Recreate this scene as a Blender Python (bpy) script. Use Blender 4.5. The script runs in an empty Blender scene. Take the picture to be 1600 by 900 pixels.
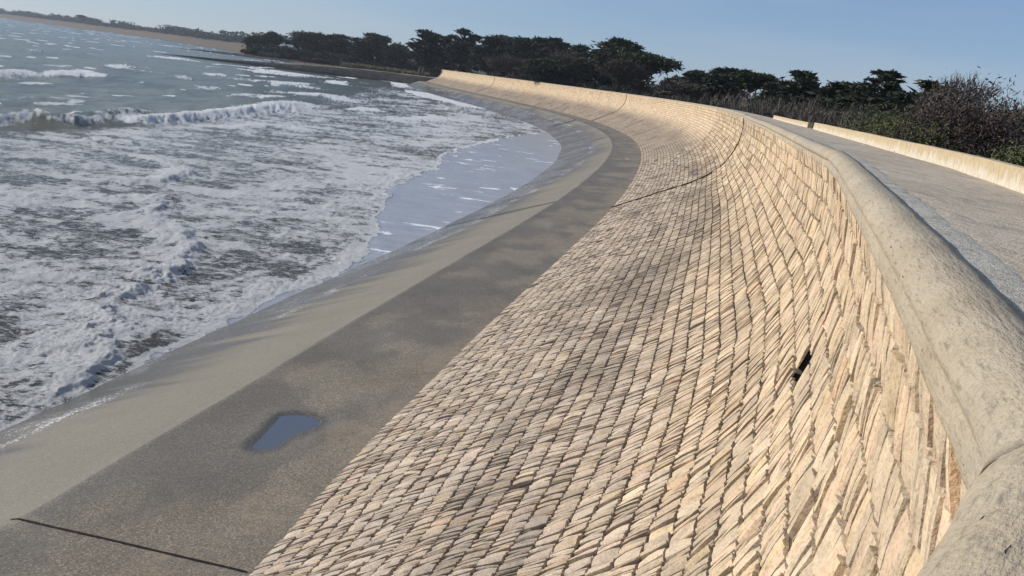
import bpy, math, random
import numpy as np
from mathutils import Matrix, Vector

# ------------------------------------------------------------------ camera, sky, sun, exposure
scene = bpy.context.scene
ZC = 12.2                                   # camera height above the sea
FPX, ROLL, PITCH = 1189.0, math.radians(7.034), math.radians(15.38)
cr_, sr_, cp_, sp_ = math.cos(ROLL), math.sin(ROLL), math.cos(PITCH), math.sin(PITCH)
right0 = Vector((1, 0, 0)); up0 = Vector((0, sp_, cp_)); fwd = Vector((0, cp_, -sp_))
rt = cr_ * right0 + sr_ * up0
up = -sr_ * right0 + cr_ * up0
cam = bpy.data.cameras.new('camera'); camo = bpy.data.objects.new('camera', cam)
scene.collection.objects.link(camo); scene.camera = camo
M = Matrix((rt, up, -fwd)).transposed().to_4x4(); M.translation = Vector((0, 0, ZC))
camo.matrix_world = M
cam.sensor_width = 36; cam.lens = 36 * FPX / 1600; cam.clip_start = 0.05; cam.clip_end = 30000

SUN_EL, SUN_AZ = math.radians(25), math.radians(-76)     # azimuth from +Y towards +X
world = bpy.data.worlds.new('World'); scene.world = world; world.use_nodes = True
wn = world.node_tree.nodes; wl = world.node_tree.links
sky = wn.new('ShaderNodeTexSky'); sky.sky_type = 'NISHITA'; sky.sun_disc = False
sky.sun_elevation = SUN_EL; sky.sun_rotation = SUN_AZ
sky.air_density = 1.0; sky.dust_density = 0.0; sky.ozone_density = 5.0; sky.altitude = 0
bg = wn['Background']; bg.inputs['Strength'].default_value = 0.122
# faint high cirrus in the sky itself
wtc = wn.new('ShaderNodeTexCoord'); wmap = wn.new('ShaderNodeMapping'); wmap.inputs['Scale'].default_value = (1.2, 1.2, 9)
wmap.inputs['Rotation'].default_value = (0.05, 0.12, 0)
wno = wn.new('ShaderNodeTexNoise'); wno.inputs['Scale'].default_value = 1.6; wno.inputs['Detail'].default_value = 6
wno.inputs['Roughness'].default_value = 0.5
wrm = wn.new('ShaderNodeMapRange'); wrm.inputs[1].default_value = 0.45; wrm.inputs[2].default_value = 0.8
wrm.inputs[3].default_value = 0.0; wrm.inputs[4].default_value = 0.42
wmx = wn.new('ShaderNodeMix'); wmx.data_type = 'RGBA'; wmx.inputs[7].default_value = (4.2, 4.6, 5.2, 1)
wl.new(wtc.outputs['Generated'], wmap.inputs[0]); wl.new(wmap.outputs[0], wno.inputs[0]); wl.new(wno.outputs[0], wrm.inputs[0])
wpl = wn.new('ShaderNodeMix'); wpl.data_type = 'RGBA'; wpl.inputs[0].default_value = 0.6; wpl.inputs[7].default_value = (1.95, 2.72, 4.35, 1)
wl.new(sky.outputs[0], wpl.inputs[6])
wl.new(wrm.outputs[0], wmx.inputs[0]); wl.new(wpl.outputs[2], wmx.inputs[6]); wl.new(wmx.outputs[2], bg.inputs['Color'])

sund = bpy.data.lights.new('sun', 'SUN'); sund.energy = 4.6; sund.angle = math.radians(0.5); sund.color = (1.0, 0.94, 0.86)
suno = bpy.data.objects.new('sun', sund); scene.collection.objects.link(suno)
sdir = Vector((math.sin(SUN_AZ) * math.cos(SUN_EL), math.cos(SUN_AZ) * math.cos(SUN_EL), math.sin(SUN_EL)))
suno.rotation_euler = sdir.to_track_quat('Z', 'Y').to_euler()
scene.view_settings.view_transform = 'Standard'; scene.view_settings.look = 'None'
scene.view_settings.exposure = 0.0; scene.view_settings.gamma = 1.0
scene.render.engine = 'CYCLES'
scene.cycles.max_bounces = 5; scene.cycles.diffuse_bounces = 2; scene.cycles.glossy_bounces = 2

rng = np.random.default_rng(7)
random.seed(7)

# ------------------------------------------------------------------ helpers
def ray(px, py):
    dx, dy = px - 800.0, py - 450.0
    u = dx * cr_ + dy * sr_; v = -dx * sr_ + dy * cr_
    return np.array([u, FPX * cp_ - v * sp_, -(FPX * sp_ + v * cp_)])
def on_z(px, py, z):                        # point of the photograph lying at height z
    d = ray(px, py); t = (z - ZC) / d[2]; return np.array([d[0] * t, d[1] * t, z])
def at_y(px, py, Y):                        # point of the photograph at forward distance Y
    d = ray(px, py); t = Y / d[1]; return np.array([d[0] * t, Y, ZC + d[2] * t])

def hash2(ix, iy, seed):
    h = (ix.astype(np.int64) * 374761393 + iy.astype(np.int64) * 668265263 + seed * 982451653) & 0x7fffffff
    h = ((h ^ (h >> 13)) * 1274126177) & 0x7fffffff
    return ((h ^ (h >> 16)) & 0xffffff) / float(0xffffff)
def vn(x, y, seed=0):
    ix = np.floor(x); iy = np.floor(y); fx = x - ix; fy = y - iy
    fx = fx * fx * (3 - 2 * fx); fy = fy * fy * (3 - 2 * fy)
    a = hash2(ix, iy, seed); b = hash2(ix + 1, iy, seed); c = hash2(ix, iy + 1, seed); d = hash2(ix + 1, iy + 1, seed)
    return (a + (b - a) * fx) * (1 - fy) + (c + (d - c) * fx) * fy
def fbm(x, y, oct=4, seed=0, rough=0.5):
    x = np.asarray(x, float); y = np.asarray(y, float)
    s = np.zeros(np.broadcast(x, y).shape); a = 1.0; t = 0
    for i in range(oct):
        s = s + a * vn(x * 2**i + 17.3 * i, y * 2**i - 9.1 * i, seed + i); t += a; a *= rough
    return s / t
def smooth(a, b, x):
    t = np.clip((x - a) / (b - a), 0, 1); return t * t * (3 - 2 * t)

def mesh_np(name, V, Fq, mat, parent=None, cols=None, uv=None, attrs=None, shade=False, link=True):
    """V (n,3); Fq (m,k) array or list of such arrays."""
    V = np.asarray(V, np.float32)
    if isinstance(Fq, np.ndarray): Fq = [Fq]
    Fq = [np.asarray(f, np.int32) for f in Fq if len(f)]
    me = bpy.data.meshes.new(name)
    me.vertices.add(len(V)); me.vertices.foreach_set('co', V.ravel())
    nl = sum(f.size for f in Fq); npoly = sum(len(f) for f in Fq)
    me.loops.add(nl); me.polygons.add(npoly)
    loops = np.concatenate([f.ravel() for f in Fq])
    tot = np.concatenate([np.full(len(f), f.shape[1], np.int32) for f in Fq])
    start = np.concatenate([[0], np.cumsum(tot)[:-1]]).astype(np.int32)
    me.loops.foreach_set('vertex_index', loops)
    me.polygons.foreach_set('loop_start', start); me.polygons.foreach_set('loop_total', tot)
    if shade: me.polygons.foreach_set('use_smooth', np.ones(npoly, bool))
    else: me.polygons.foreach_set('use_smooth', np.zeros(npoly, bool))
    me.update(calc_edges=True)
    if uv is not None:
        l = me.uv_layers.new(name='UVMap'); l.data.foreach_set('uv', np.asarray(uv, np.float32)[loops].ravel())
    if cols is not None:
        c = me.color_attributes.new('Col', 'FLOAT_COLOR', 'POINT')
        cc = np.ones((len(V), 4), np.float32); cc[:, :3] = cols; c.data.foreach_set('color', cc.ravel())
    for k, a in (attrs or {}).items():
        at = me.attributes.new(k, 'FLOAT', 'POINT'); at.data.foreach_set('value', np.asarray(a, np.float32))
    me.materials.append(mat)
    o = bpy.data.objects.new(name, me)
    if link: scene.collection.objects.link(o)
    if parent is not None: o.parent = parent
    return o
def grid_faces(nr, nc, off=0):
    i = np.arange(nr - 1)[:, None] * nc + np.arange(nc - 1)[None, :]
    i = i.ravel() + off
    return np.stack([i, i + 1, i + nc + 1, i + nc], 1)
def empty(name, loc=(0, 0, 0)):
    o = bpy.data.objects.new(name, None); o.location = loc; o.empty_display_size = 0.3
    scene.collection.objects.link(o); return o
def tag(o, label=None, cat=None, group=None, kind=None):
    if label: o['label'] = label
    if cat: o['category'] = cat
    if group: o['group'] = group
    if kind: o['kind'] = kind
    return o

class Mat:
    """small node helper"""
    def __init__(s, name, rough=0.9, spec=0.3):
        s.m = bpy.data.materials.new(name); s.m.use_nodes = True; s.nt = s.m.node_tree
        s.b = s.nt.nodes['Principled BSDF']; s.b.inputs['Roughness'].default_value = rough
        s.b.inputs['Specular IOR Level'].default_value = spec
        s.tc = s.nt.nodes.new('ShaderNodeTexCoord')
    def n(s, t, **kw):
        x = s.nt.nodes.new(t)
        for k, v in kw.items():
            if isinstance(k, str) and hasattr(x, k): setattr(x, k, v)
        return x
    def l(s, a, b): s.nt.links.new(a, b)
    def val(s, inp, v):
        if isinstance(v, bpy.types.NodeSocket): s.l(v, inp)
        else: inp.default_value = v
    def coord(s, src='Object', scale=(1, 1, 1), rot=(0, 0, 0)):
        mp = s.n('ShaderNodeMapping'); mp.inputs['Scale'].default_value = scale; mp.inputs['Rotation'].default_value = rot
        s.l(s.tc.outputs[src], mp.inputs[0]); return mp.outputs[0]
    def noise(s, scale=1, detail=4, rough=0.55, vec=None, dist=0):
        x = s.n('ShaderNodeTexNoise'); x.inputs['Scale'].default_value = scale; x.inputs['Detail'].default_value = detail
        x.inputs['Roughness'].default_value = rough; x.inputs['Distortion'].default_value = dist
        s.l(vec if vec is not None else s.coord(), x.inputs[0]); return x.outputs[0]
    def voro(s, scale=1, vec=None, out='Distance', feature='F1'):
        x = s.n('ShaderNodeTexVoronoi'); x.feature = feature; x.inputs['Scale'].default_value = scale
        s.l(vec if vec is not None else s.coord(), x.inputs[0]); return x.outputs[out]
    def rmap(s, v, a, b, c=0.0, d=1.0, st=False):
        x = s.n('ShaderNodeMapRange')
        if st: x.interpolation_type = 'SMOOTHSTEP'
        s.val(x.inputs[0], v); s.val(x.inputs[1], a); s.val(x.inputs[2], b); s.val(x.inputs[3], c); s.val(x.inputs[4], d)
        return x.outputs[0]
    def math(s, op, a, b=0.0, c=None):
        x = s.n('ShaderNodeMath'); x.operation = op; s.val(x.inputs[0], a); s.val(x.inputs[1], b)
        if c is not None: s.val(x.inputs[2], c)
        return x.outputs[0]
    def mix(s, f, a, b, mode='MIX'):
        x = s.n('ShaderNodeMix'); x.data_type = 'RGBA'; x.blend_type = mode
        s.val(x.inputs[0], f)
        for i, c in ((6, a), (7, b)):
            if isinstance(c, (tuple, list)) and len(c) == 3: c = (*c, 1)
            s.val(x.inputs[i], c)
        return x.outputs[2]
    def ramp(s, v, stops):
        x = s.n('ShaderNodeValToRGB'); s.l(v, x.inputs[0]); e = x.color_ramp.elements
        while len(e) < len(stops): e.new(0.5)
        for k, (p, c) in zip(e, stops): k.position = p; k.color = (*c, 1)
        return x.outputs[0]
    def attr(s, name, out='Fac'):
        x = s.n('ShaderNodeAttribute'); x.attribute_name = name; return x.outputs[out]
    def color(s, c):
        if isinstance(c, (tuple, list)): c = (*c, 1)
        s.val(s.b.inputs['Base Color'], c)
    def rough(s, r): s.val(s.b.inputs['Roughness'], r)
    def bump(s, h, dist=0.02, strength=1.0, normal=None):
        x = s.n('ShaderNodeBump'); x.inputs['Distance'].default_value = dist; x.inputs['Strength'].default_value = strength
        s.l(h, x.inputs['Height'])
        if normal is not None: s.l(normal, x.inputs['Normal'])
        s.l(x.outputs[0], s.b.inputs['Normal']); return x.outputs[0]

# ------------------------------------------------------------------ plan of the wall
HF = ZC - 8.5                               # foot of the stone face
pairs = [  # foot x, y, crest x, y
    (-9.6, -5.0, -5.3, -7.2), (-7.9, -0.6, -1.35, -2.0), (-6.7, 2.6, 0.42, 0.62), (-5.75, 4.4, 1.23, 1.62), (-5.1, 6.4, 1.96, 3.88), (-4.35, 9.0, 2.94, 6.7)]
footp = [(-3.8, 10.9), (-3.4, 13.2), (-2.7, 16.9), (-1.7, 21.6), (0.1, 29.0), (2.3, 38.0), (5.3, 50.5), (7.5, 60.1), (10.3, 74.0),
         (15.6, 106.0), (19.2, 140.0), (19.6, 162.0), (18.4, 184.0), (15.6, 206.5), (10.0, 233.0), (3.0, 258.0), (-11.4, 302.0), (-33.1, 361.0), (-66.0, 470.0)]
fa = np.array(footp); dd = np.gradient(fa, axis=0); dd[0] = (0.42, 2.25); dd /= np.linalg.norm(dd, axis=1)[:, None]
off = fa + np.stack([dd[:, 1], -dd[:, 0]], 1) * 8.2
off[0] = (3.98, 9.75); off[1] = (4.62, 12.0); off[2] = (5.45, 15.0)
ctrl = np.array(pairs + [(f[0], f[1], o[0], o[1]) for f, o in zip(footp, off)])
# chord-length Catmull-Rom, resampled evenly
def catmull(P, n=60):
    out = []
    Pp = np.vstack([2 * P[0] - P[1], P, 2 * P[-1] - P[-2]])
    for i in range(1, len(Pp) - 2):
        p0, p1, p2, p3 = Pp[i - 1:i + 3]
        t0 = 0; t1 = np.sqrt(np.linalg.norm(p1 - p0)); t2 = t1 + np.sqrt(np.linalg.norm(p2 - p1)); t3 = t2 + np.sqrt(np.linalg.norm(p3 - p2))
        t = np.linspace(t1, t2, n, endpoint=False)[:, None]
        A1 = (t1 - t) / (t1 - t0) * p0 + (t - t0) / (t1 - t0) * p1
        A2 = (t2 - t) / (t2 - t1) * p1 + (t - t1) / (t2 - t1) * p2
        A3 = (t3 - t) / (t3 - t2) * p2 + (t - t2) / (t3 - t2) * p3
        B1 = (t2 - t) / (t2 - t0) * A1 + (t - t0) / (t2 - t0) * A2
        B2 = (t3 - t) / (t3 - t1) * A2 + (t - t1) / (t3 - t1) * A3
        out.append((t2 - t) / (t2 - t1) * B1 + (t - t1) / (t2 - t1) * B2)
    out.append(Pp[-2][None]); return np.vstack(out)
dense = catmull(ctrl)
def arcl(D):
    mid = 0.5 * (D[:, :2] + D[:, 2:]); return np.concatenate([[0], np.cumsum(np.linalg.norm(np.diff(mid, axis=0), axis=1))])
sl = arcl(dense); _sg = np.arange(0, sl[-1], 0.25); dense = np.stack([np.interp(_sg, sl, dense[:, k]) for k in range(4)], 1)
def gsm(D, sig):                            # gaussian smoothing with the ends held
    k = np.exp(-0.5 * (np.arange(-4 * sig, 4 * sig + 1) / sig)**2); k /= k.sum(); n = 4 * sig
    Pd = np.vstack([2 * D[0] - D[n:0:-1], D, 2 * D[-1] - D[-2:-n - 2:-1]])
    return np.stack([np.convolve(Pd[:, i], k, 'valid') for i in range(D.shape[1])], 1)
_s1 = gsm(dense, 2); _s2 = gsm(dense, 22); _s3 = gsm(dense, 60)
_y = dense[:, 1]; _w2 = smooth(12, 20, _y)[:, None]; _w3 = smooth(45, 90, _sg)[:, None]
dense = (_s1 * (1 - _w2) + _s2 * _w2) * (1 - _w3) + _s3 * _w3
# the face keeps its full width: crest follows the foot at a constant offset
_t = np.gradient(gsm(dense, 12)[:, :2], axis=0); _t /= np.linalg.norm(_t, axis=1)[:, None]
_o = dense[:, :2] + np.stack([_t[:, 1], -_t[:, 0]], 1) * 8.2
_k = smooth(14, 34, dense[:, 1])[:, None]; _k = np.maximum(_k, (_sg > 60)[:, None])
dense[:, 2:] = dense[:, 2:] * (1 - _k) + _o * _k
_ct = np.array([(1.23, 1.62), (1.64, 2.75), (2.10, 4.04), (3.12, 7.0), (4.50, 11.05), (5.52, 14.3), (6.35, 17.9), (7.92, 24.5), (10.35, 35.0), (13.7, 49.5)])
_b = smooth(1.3, 1.7, dense[:, 3]) * (1 - smooth(34, 48, dense[:, 3])) * (_sg < 80)
_cx = np.interp(dense[:, 3], _ct[:, 1], _ct[:, 0]); dense[:, 2] = dense[:, 2] * (1 - _b) + _cx * _b
sl = arcl(dense)
SMAX = sl[-1]
def path(s):                                # -> foot xy, crest xy
    s = np.asarray(s, float)
    g = [np.interp(s, sl, dense[:, k]) for k in range(4)]
    return np.stack(g[:2], -1), np.stack(g[2:], -1)
def s_of_foot(y):                           # station whose foot lies at this y (near part, y rises with s)
    return float(np.interp(y, dense[:, 1], sl))
prof = np.array([(-1.0, -0.5), (0, 0), (2, 1.0), (4, 2), (5.8, 2.92), (7.3, 4.2), (8.12, 5.8), (8.28, 6.9), (8.2, 7.6), (8.1, 8.1)])
pd = catmull(prof, 30); pl = np.concatenate([[0], np.cumsum(np.linalg.norm(np.diff(pd, axis=0), axis=1))])
i0 = np.argmin(np.abs(pd[:, 0]) + np.abs(pd[:, 1])); pl -= pl[i0]
WMAX = float(np.interp(7.66, pd[:, 1], pl))
def wallpt(s, w, depth=0.0):
    """point on the stone face: station s, arc length w up the face, depth outwards"""
    s = np.asarray(s, float); w = np.asarray(w, float)
    F_, C_ = path(s)
    def raw(w):
        d = np.interp(w, pl, pd[:, 0]); z = np.interp(w, pl, pd[:, 1]); return d, z
    d, z = raw(w); d2, z2 = raw(w + 0.05); d1, z1 = raw(w - 0.05)
    td, tz = d2 - d1, z2 - z1; L = np.hypot(td, tz); td, tz = td / L, tz / L
    across = (C_ - F_); al = np.linalg.norm(across, axis=-1, keepdims=True); an = across / al
    k = (d / 8.2)[..., None]
    xy = F_ + across * k
    dep = np.asarray(depth, float)
    nx = -tz * dep; nz = td * dep           # outward = seaward/up
    P = np.concatenate([xy + an * nx[..., None], (HF + z + nz)[..., None]], -1)
    return P
def crest_frame(s):
    _, C0 = path(np.asarray(s) - 0.15); _, C1 = path(np.asarray(s) + 0.15); _, C_ = path(s)
    t = C1 - C0; t /= np.linalg.norm(t, axis=-1, keepdims=True)
    n = np.stack([t[..., 1], -t[..., 0]], -1)
    return C_, t, n                          # n points landward
def foot_frame(s):
    e = np.maximum(0.3, np.asarray(s) * 0.01)
    F0, _ = path(np.asarray(s) - e); F1, _ = path(np.asarray(s) + e); F_, _ = path(s)
    t = F1 - F0; t /= np.linalg.norm(t, axis=-1, keepdims=True)
    n = np.stack([-t[..., 1], t[..., 0]], -1)
    return F_, t, n                          # n points seaward

def wall_hit(px, py):
    """station and arc length of the stone face under a pixel, used to set the holes where the stones are missing"""
    S, W = np.meshgrid(np.arange(sl[0] + 1, s_of_foot(60), 0.08), np.arange(0, WMAX, 0.05), indexing='ij')
    P = wallpt(S, W); q = P - np.array([0, 0, ZC])
    d = q @ np.array(fwd); u = q @ np.array(rt); v = q @ np.array(up)
    x = 800 + FPX * u / d; y = 450 - FPX * v / d
    e = np.where(d > 0.3, (x - px)**2 + (y - py)**2, 1e9); k = np.unravel_index(np.argmin(e), e.shape)
    return S[k], W[k]

# ------------------------------------------------------------------ materials of the wall
def stone_mat():
    m = Mat('weathered_limestone', 0.92, 0.2)
    c = m.attr('Col', 'Color')
    v = m.coord()
    n1 = m.noise(5.0, 6, 0.65, v); n2 = m.noise(38, 3, 0.6, v)
    k = m.mix(1.0, c, m.ramp(n1, [(0.25, (0.62, 0.60, 0.58)), (0.5, (1, 1, 1)), (0.78, (1.14, 1.1, 1.04))]), 'MULTIPLY')
    k = m.mix(0.7, k, m.ramp(n2, [(0.32, (0.6, 0.58, 0.56)), (0.5, (1, 1, 1)), (0.75, (1.12, 1.1, 1.08))]), 'MULTIPLY')
    m.color(k)
    h = m.math('ADD', m.math('MULTIPLY', n1, 1.0), m.math('MULTIPLY', n2, 0.35))
    m.bump(h, 0.03, 0.8)
    return m.m
def mortar_mat():
    # underlying face; also carries the courses of small slabs where the wall is far away
    m = Mat('coursed_stone_bed', 0.95, 0.15)
    uv = m.tc.outputs['UV']
    sep = m.n('ShaderNodeSeparateXYZ'); m.l(uv, sep.inputs[0])
    s_, w_ = sep.outputs[0], sep.outputs[1]
    wob = m.rmap(m.noise(0.6, 3, 0.5, uv), 0.3, 0.7, -0.06, 0.06)
    row = m.math('ADD', m.math('DIVIDE', w_, 0.381), wob)
    fr = m.math('FRACT', row); edge = m.math('ABSOLUTE', m.math('SUBTRACT', fr, 0.5))
    crs = m.rmap(edge, 0.40, 0.49, 0, 1)
    idr = m.math('FLOOR', row)
    cv = m.n('ShaderNodeCombineXYZ')
    m.l(m.math('ADD', m.math('MULTIPLY', s_, 2.6), m.math('MULTIPLY', fr, 0.5)), cv.inputs[0]); m.l(m.math('MULTIPLY', idr, 3.7), cv.inputs[1])
    cell = m.voro(1.0, cv.outputs[0], 'Color'); ced = m.voro(1.0, cv.outputs[0], 'Distance')
    sepc = m.n('ShaderNodeSeparateColor'); m.l(cell, sepc.inputs[0])
    big = m.noise(0.22, 5, 0.6, uv)
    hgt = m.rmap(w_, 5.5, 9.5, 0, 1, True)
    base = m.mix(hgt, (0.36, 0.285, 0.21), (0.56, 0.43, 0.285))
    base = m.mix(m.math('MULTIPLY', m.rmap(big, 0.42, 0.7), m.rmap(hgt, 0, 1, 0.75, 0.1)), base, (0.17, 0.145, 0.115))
    base = m.mix(1.0, base, m.ramp(sepc.outputs[0], [(0, (0.66, 0.66, 0.66)), (0.5, (1, 1, 1)), (1, (1.2, 1.18, 1.14))]), 'MULTIPLY')
    far = m.attr('far')
    base = m.mix(m.math('MULTIPLY', crs, 0.75), base, (0.07, 0.055, 0.045))
    near = m.mix(m.noise(9, 4), (0.06, 0.047, 0.036), (0.13, 0.10, 0.075))
    m.color(m.mix(far, near, base))
    m.bump(m.math('ADD', m.math('MULTIPLY', crs, -1.0), m.math('MULTIPLY', ced, 0.8)), 0.05, 0.7)
    return m.m
def concrete_mat(name, a, b, sp=0.5, scale=1.0, stain=None, stretch=(1, 1, 1), grit=0.4, bump=0.01, rough=0.9):
    m = Mat(name, rough, 0.25)
    v = m.coord('Object', stretch)
    n = m.noise(0.7 * scale, 6, 0.6, v); g = m.noise(60 * scale, 2, 0.6); g2 = m.noise(9 * scale, 4, 0.6, v)
    c = m.mix(m.rmap(n, 0.3, 0.7), a, b)
    c = m.mix(grit, c, m.ramp(g, [(0.3, (0.45, 0.45, 0.45)), (0.5, (1, 1, 1)), (0.72, (1.6, 1.58, 1.52))]), 'MULTIPLY')
    c = m.mix(0.6, c, m.ramp(g2, [(0.3, (0.7, 0.7, 0.7)), (0.5, (1, 1, 1)), (0.75, (1.2, 1.18, 1.14))]), 'MULTIPLY')
    if stain:
        c = m.mix(m.rmap(m.noise(1.9 * scale, 6, 0.7, v), 0.52, 0.72), c, stain)
    m.color(c); m.bump(m.math('ADD', g, m.math('MULTIPLY', g2, 2.0)), bump, 0.8)
    return m
STONE = stone_mat(); BED = mortar_mat()
_dark = Mat('bitumen_joint', 0.8, 0.2); _dark.color((0.016, 0.014, 0.013)); DARK = _dark.m

# ------------------------------------------------------------------ the sea wall
wall = empty('sea_wall', (4, 10, HF))
tag(wall, 'long curving sea wall faced in pale limestone courses between promenade and shore', 'sea wall')
def par(o, p=wall):
    o.parent = p; o.matrix_parent_inverse = Matrix.Translation(-Vector(p.location)); return o

hole_a = wall_hit(1255, 567); hole_b = wall_hit(1405, 775); hole_c = wall_hit(1307, 296); hole_d = wall_hit(1222, 365)
holes = [(hole_a[0], (math.floor(hole_a[1] / 0.381) + 0.5) * 0.381, 0.12, 0.13), (hole_c[0] + 0.1, hole_c[1], 0.35, 0.12)]
joint_s = [s_of_foot(57.2), s_of_foot(206.0) if False else float(sl[np.argmin(np.hypot(dense[:, 0] - 16.0, dense[:, 1] - 205.0))]),
           float(sl[np.argmin(np.hypot(dense[:, 0] + 26.0, dense[:, 1] - 343.0))])]
S_A = s_of_foot(31.0); S_B = s_of_foot(100.0)
def fade_far(s): return smooth(S_B - 6, S_B, s)

# bed surface
ss = np.concatenate([np.arange(0.5, S_A, 0.08), np.arange(S_A, S_B, 0.4), np.arange(S_B, SMAX, 1.5), [SMAX]])
ww = np.concatenate([[-0.15], np.arange(0, WMAX, 0.10), [WMAX]])
Sg, Wg = np.meshgrid(ss, ww, indexing='ij')
dep = np.where(Sg > S_B, 0.0, -0.055) * (1 - fade_far(Sg))
for hs, hw, a, b in holes:
    q = ((Sg - hs) / (a + 0.14))**2 + ((Wg - hw) / (b + 0.14))**2
    dep = np.where(q < 1.9, -0.6, dep)
V = wallpt(Sg, Wg, dep).reshape(-1, 3)
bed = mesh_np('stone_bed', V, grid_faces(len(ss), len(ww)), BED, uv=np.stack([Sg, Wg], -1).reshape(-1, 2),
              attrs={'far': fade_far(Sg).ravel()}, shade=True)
par(bed)

# individual slabs
CH = 0.381
def stones(s0, s1, nu, nv, mean, sd, seed):
    r = np.random.default_rng(seed)
    ncourse = int(WMAX / CH) + 1
    S0 = []; L = []; J = []
    for j in range(ncourse):
        tot = s1 - s0; n = int(tot / mean * 1.6)
        l = np.clip(r.lognormal(math.log(mean), sd, n), mean * 0.42, mean * 3.0)
        c = s0 + np.cumsum(l) - l[0] * r.random()
        k = c < s1; S0.append(c[k] - l[k]); L.append(l[k]); J.append(np.full(k.sum(), j))
    S0 = np.concatenate(S0); L = np.concatenate(L); J = np.concatenate(J)
    N = len(S0)
    w0 = J * CH; w1 = np.minimum((J + 1) * CH, WMAX + 0.03)
    keep = (w1 - w0 > 0.1)
    cs = S0 + L / 2; cw = (w0 + w1) / 2
    for hs, hw, a, b in holes:
        q = ((cs - 0.45 * (cw - hw) * 0 - hs) / (a + 0.03 + L * 0.4))**2 + ((cw - hw) / (b + 0.12))**2; keep &= ~(q < 1.0)
    for js in joint_s: keep &= ~(np.abs(cs - js) < 0.05 + L * 0.5)
    # a few slabs lost at random
    keep &= ~((r.random(N) < 0.004))
    S0, L, J, w0, w1, cs, cw = [a[keep] for a in (S0, L, J, w0, w1, cs, cw)]; N = len(S0)
    u = np.array([0, .04, .36, .66, .96, 1.0]) if nu == 6 else np.array([0, .05, .95, 1.0])
    v = np.array([0, .02, .34, .67, .98, 1.0]) if nv == 6 else np.array([0, .03, .97, 1.0])
    U, Vv = np.meshgrid(u, v, indexing='ij'); U = U[None]; Vv = Vv[None]
    ring = (U <= 0) | (U >= 1) | (Vv <= 0) | (Vv >= 1); Uc = np.clip(U, .04, .96); Vc = np.clip(Vv, .02, .98)
    b = lambda a: a[:, None, None]
    shear = b(0.16 - 0.04 * smooth(5, 8, cw) + 0.10 * smooth(9.0, 11, cw) + 0.07 * r.standard_normal(N) + 0.25 * (fbm(cs * 0.35, cw * 0.5, 3, 5) - 0.5))
    taper = b((0.05 + 0.36 * r.random(N)) * (1 - 0.55 * smooth(8.5, 10.5, cw))); skew = b(0.10 * r.standard_normal(N))
    # inner coordinates stay clear of the neighbour by a thin joint
    gap = b(0.003 + 0.009 * r.random(N) ** 2); gw = b(0.024 + 0.014 * r.random(N))
    uu = (U - 0.5) * (1 - taper * (2 * Vv - 1 + skew)**2)
    bul = b(0.25 * r.standard_normal(N)) * (Vv - 0.5)**2
    sp = b(S0 + L / 2) + (uu + bul) * b(L) * 1.0 - np.sign(uu) * np.minimum(gap, b(L) * 0.15) * (np.abs(uu) > 0.3)
    sp = sp + shear * (Vv - 0.5) * CH
    wobble = 0.024 * (fbm(sp * 1.7, b(w0) * 1.0 + 0 * sp, 3, 11) - 0.5) * 2
    wp = b(w0) + gw / 2 + Vv * (b(w1 - w0) - gw) + wobble
    # pillow shaped top, tilted, rough
    tilt = b(0.008 * r.standard_normal(N) + 0.003)
    prot = b(0.010 * r.standard_normal(N) + 0.03 * (fbm(cs * 0.9, cw * 1.3, 3, 21) - 0.5))
    top = prot + tilt * (2 * U - 1) + b(0.007 * r.standard_normal(N)) * (2 * Vv - 1)
    top = top - 0.012 * (np.abs(2 * U - 1)**3 + 0.9 * np.abs(2 * Vv - 1)**4)
    top = top + 0.016 * (fbm(sp * 16, wp * 9, 3, 31) - 0.5)
    d = np.where(ring, -0.05, top)
    # outer ring folds slightly outward in plan
    P = wallpt(sp, wp, d)
    nvv = nu * nv
    base = grid_faces(nu, nv)
    Fc = (base[None] + (np.arange(N) * nvv)[:, None, None]).reshape(-1, 4)
    # colour per slab
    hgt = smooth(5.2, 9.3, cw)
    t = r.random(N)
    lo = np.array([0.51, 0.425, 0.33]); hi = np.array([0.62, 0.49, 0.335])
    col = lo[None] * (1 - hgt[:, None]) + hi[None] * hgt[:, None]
    tint = np.array([(1.0, 1.0, 1.0), (1.06, 0.94, 0.92), (1.08, 1.0, 0.82), (0.85, 0.86, 0.9), (1.12, 1.1, 1.06), (0.72, 0.68, 0.62), (1.15, 0.92, 0.72)])
    pick = r.choice(len(tint), N, p=[0.32, 0.17, 0.17, 0.1, 0.12, 0.09, 0.03])
    col = col * (0.45 + 0.55 * tint[pick]) * (1 + 0.085 * r.standard_normal(N))[:, None]
    wea = smooth(0.47, 0.66, fbm(cs * 0.16, cw * 0.42, 5, 77, 0.6)) * (1 - 0.75 * smooth(7.5, 9.5, cw)) * smooth(1.2, 3.0, cw)
    wea = np.clip(wea * (0.75 + 0.5 * r.random(N)), 0, 1)[:, None]
    col = col * (1 - wea * 0.55) + np.array([0.16, 0.135, 0.105]) * wea * 0.55
    col = np.clip(col, 0.03, 0.75)
    C = np.repeat(col, nvv, axis=0)
    return P.reshape(-1, 3), Fc, C
Va, Fa, Ca = stones(0.6, S_A, 6, 6, 0.082, 0.6, 1)
Vb, Fb, Cb = stones(S_A, S_B, 4, 4, 0.135, 0.45, 2)
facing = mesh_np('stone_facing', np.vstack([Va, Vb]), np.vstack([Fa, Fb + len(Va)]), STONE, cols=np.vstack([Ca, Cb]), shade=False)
par(facing)
print('stones', len(Va), len(Vb))

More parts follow.
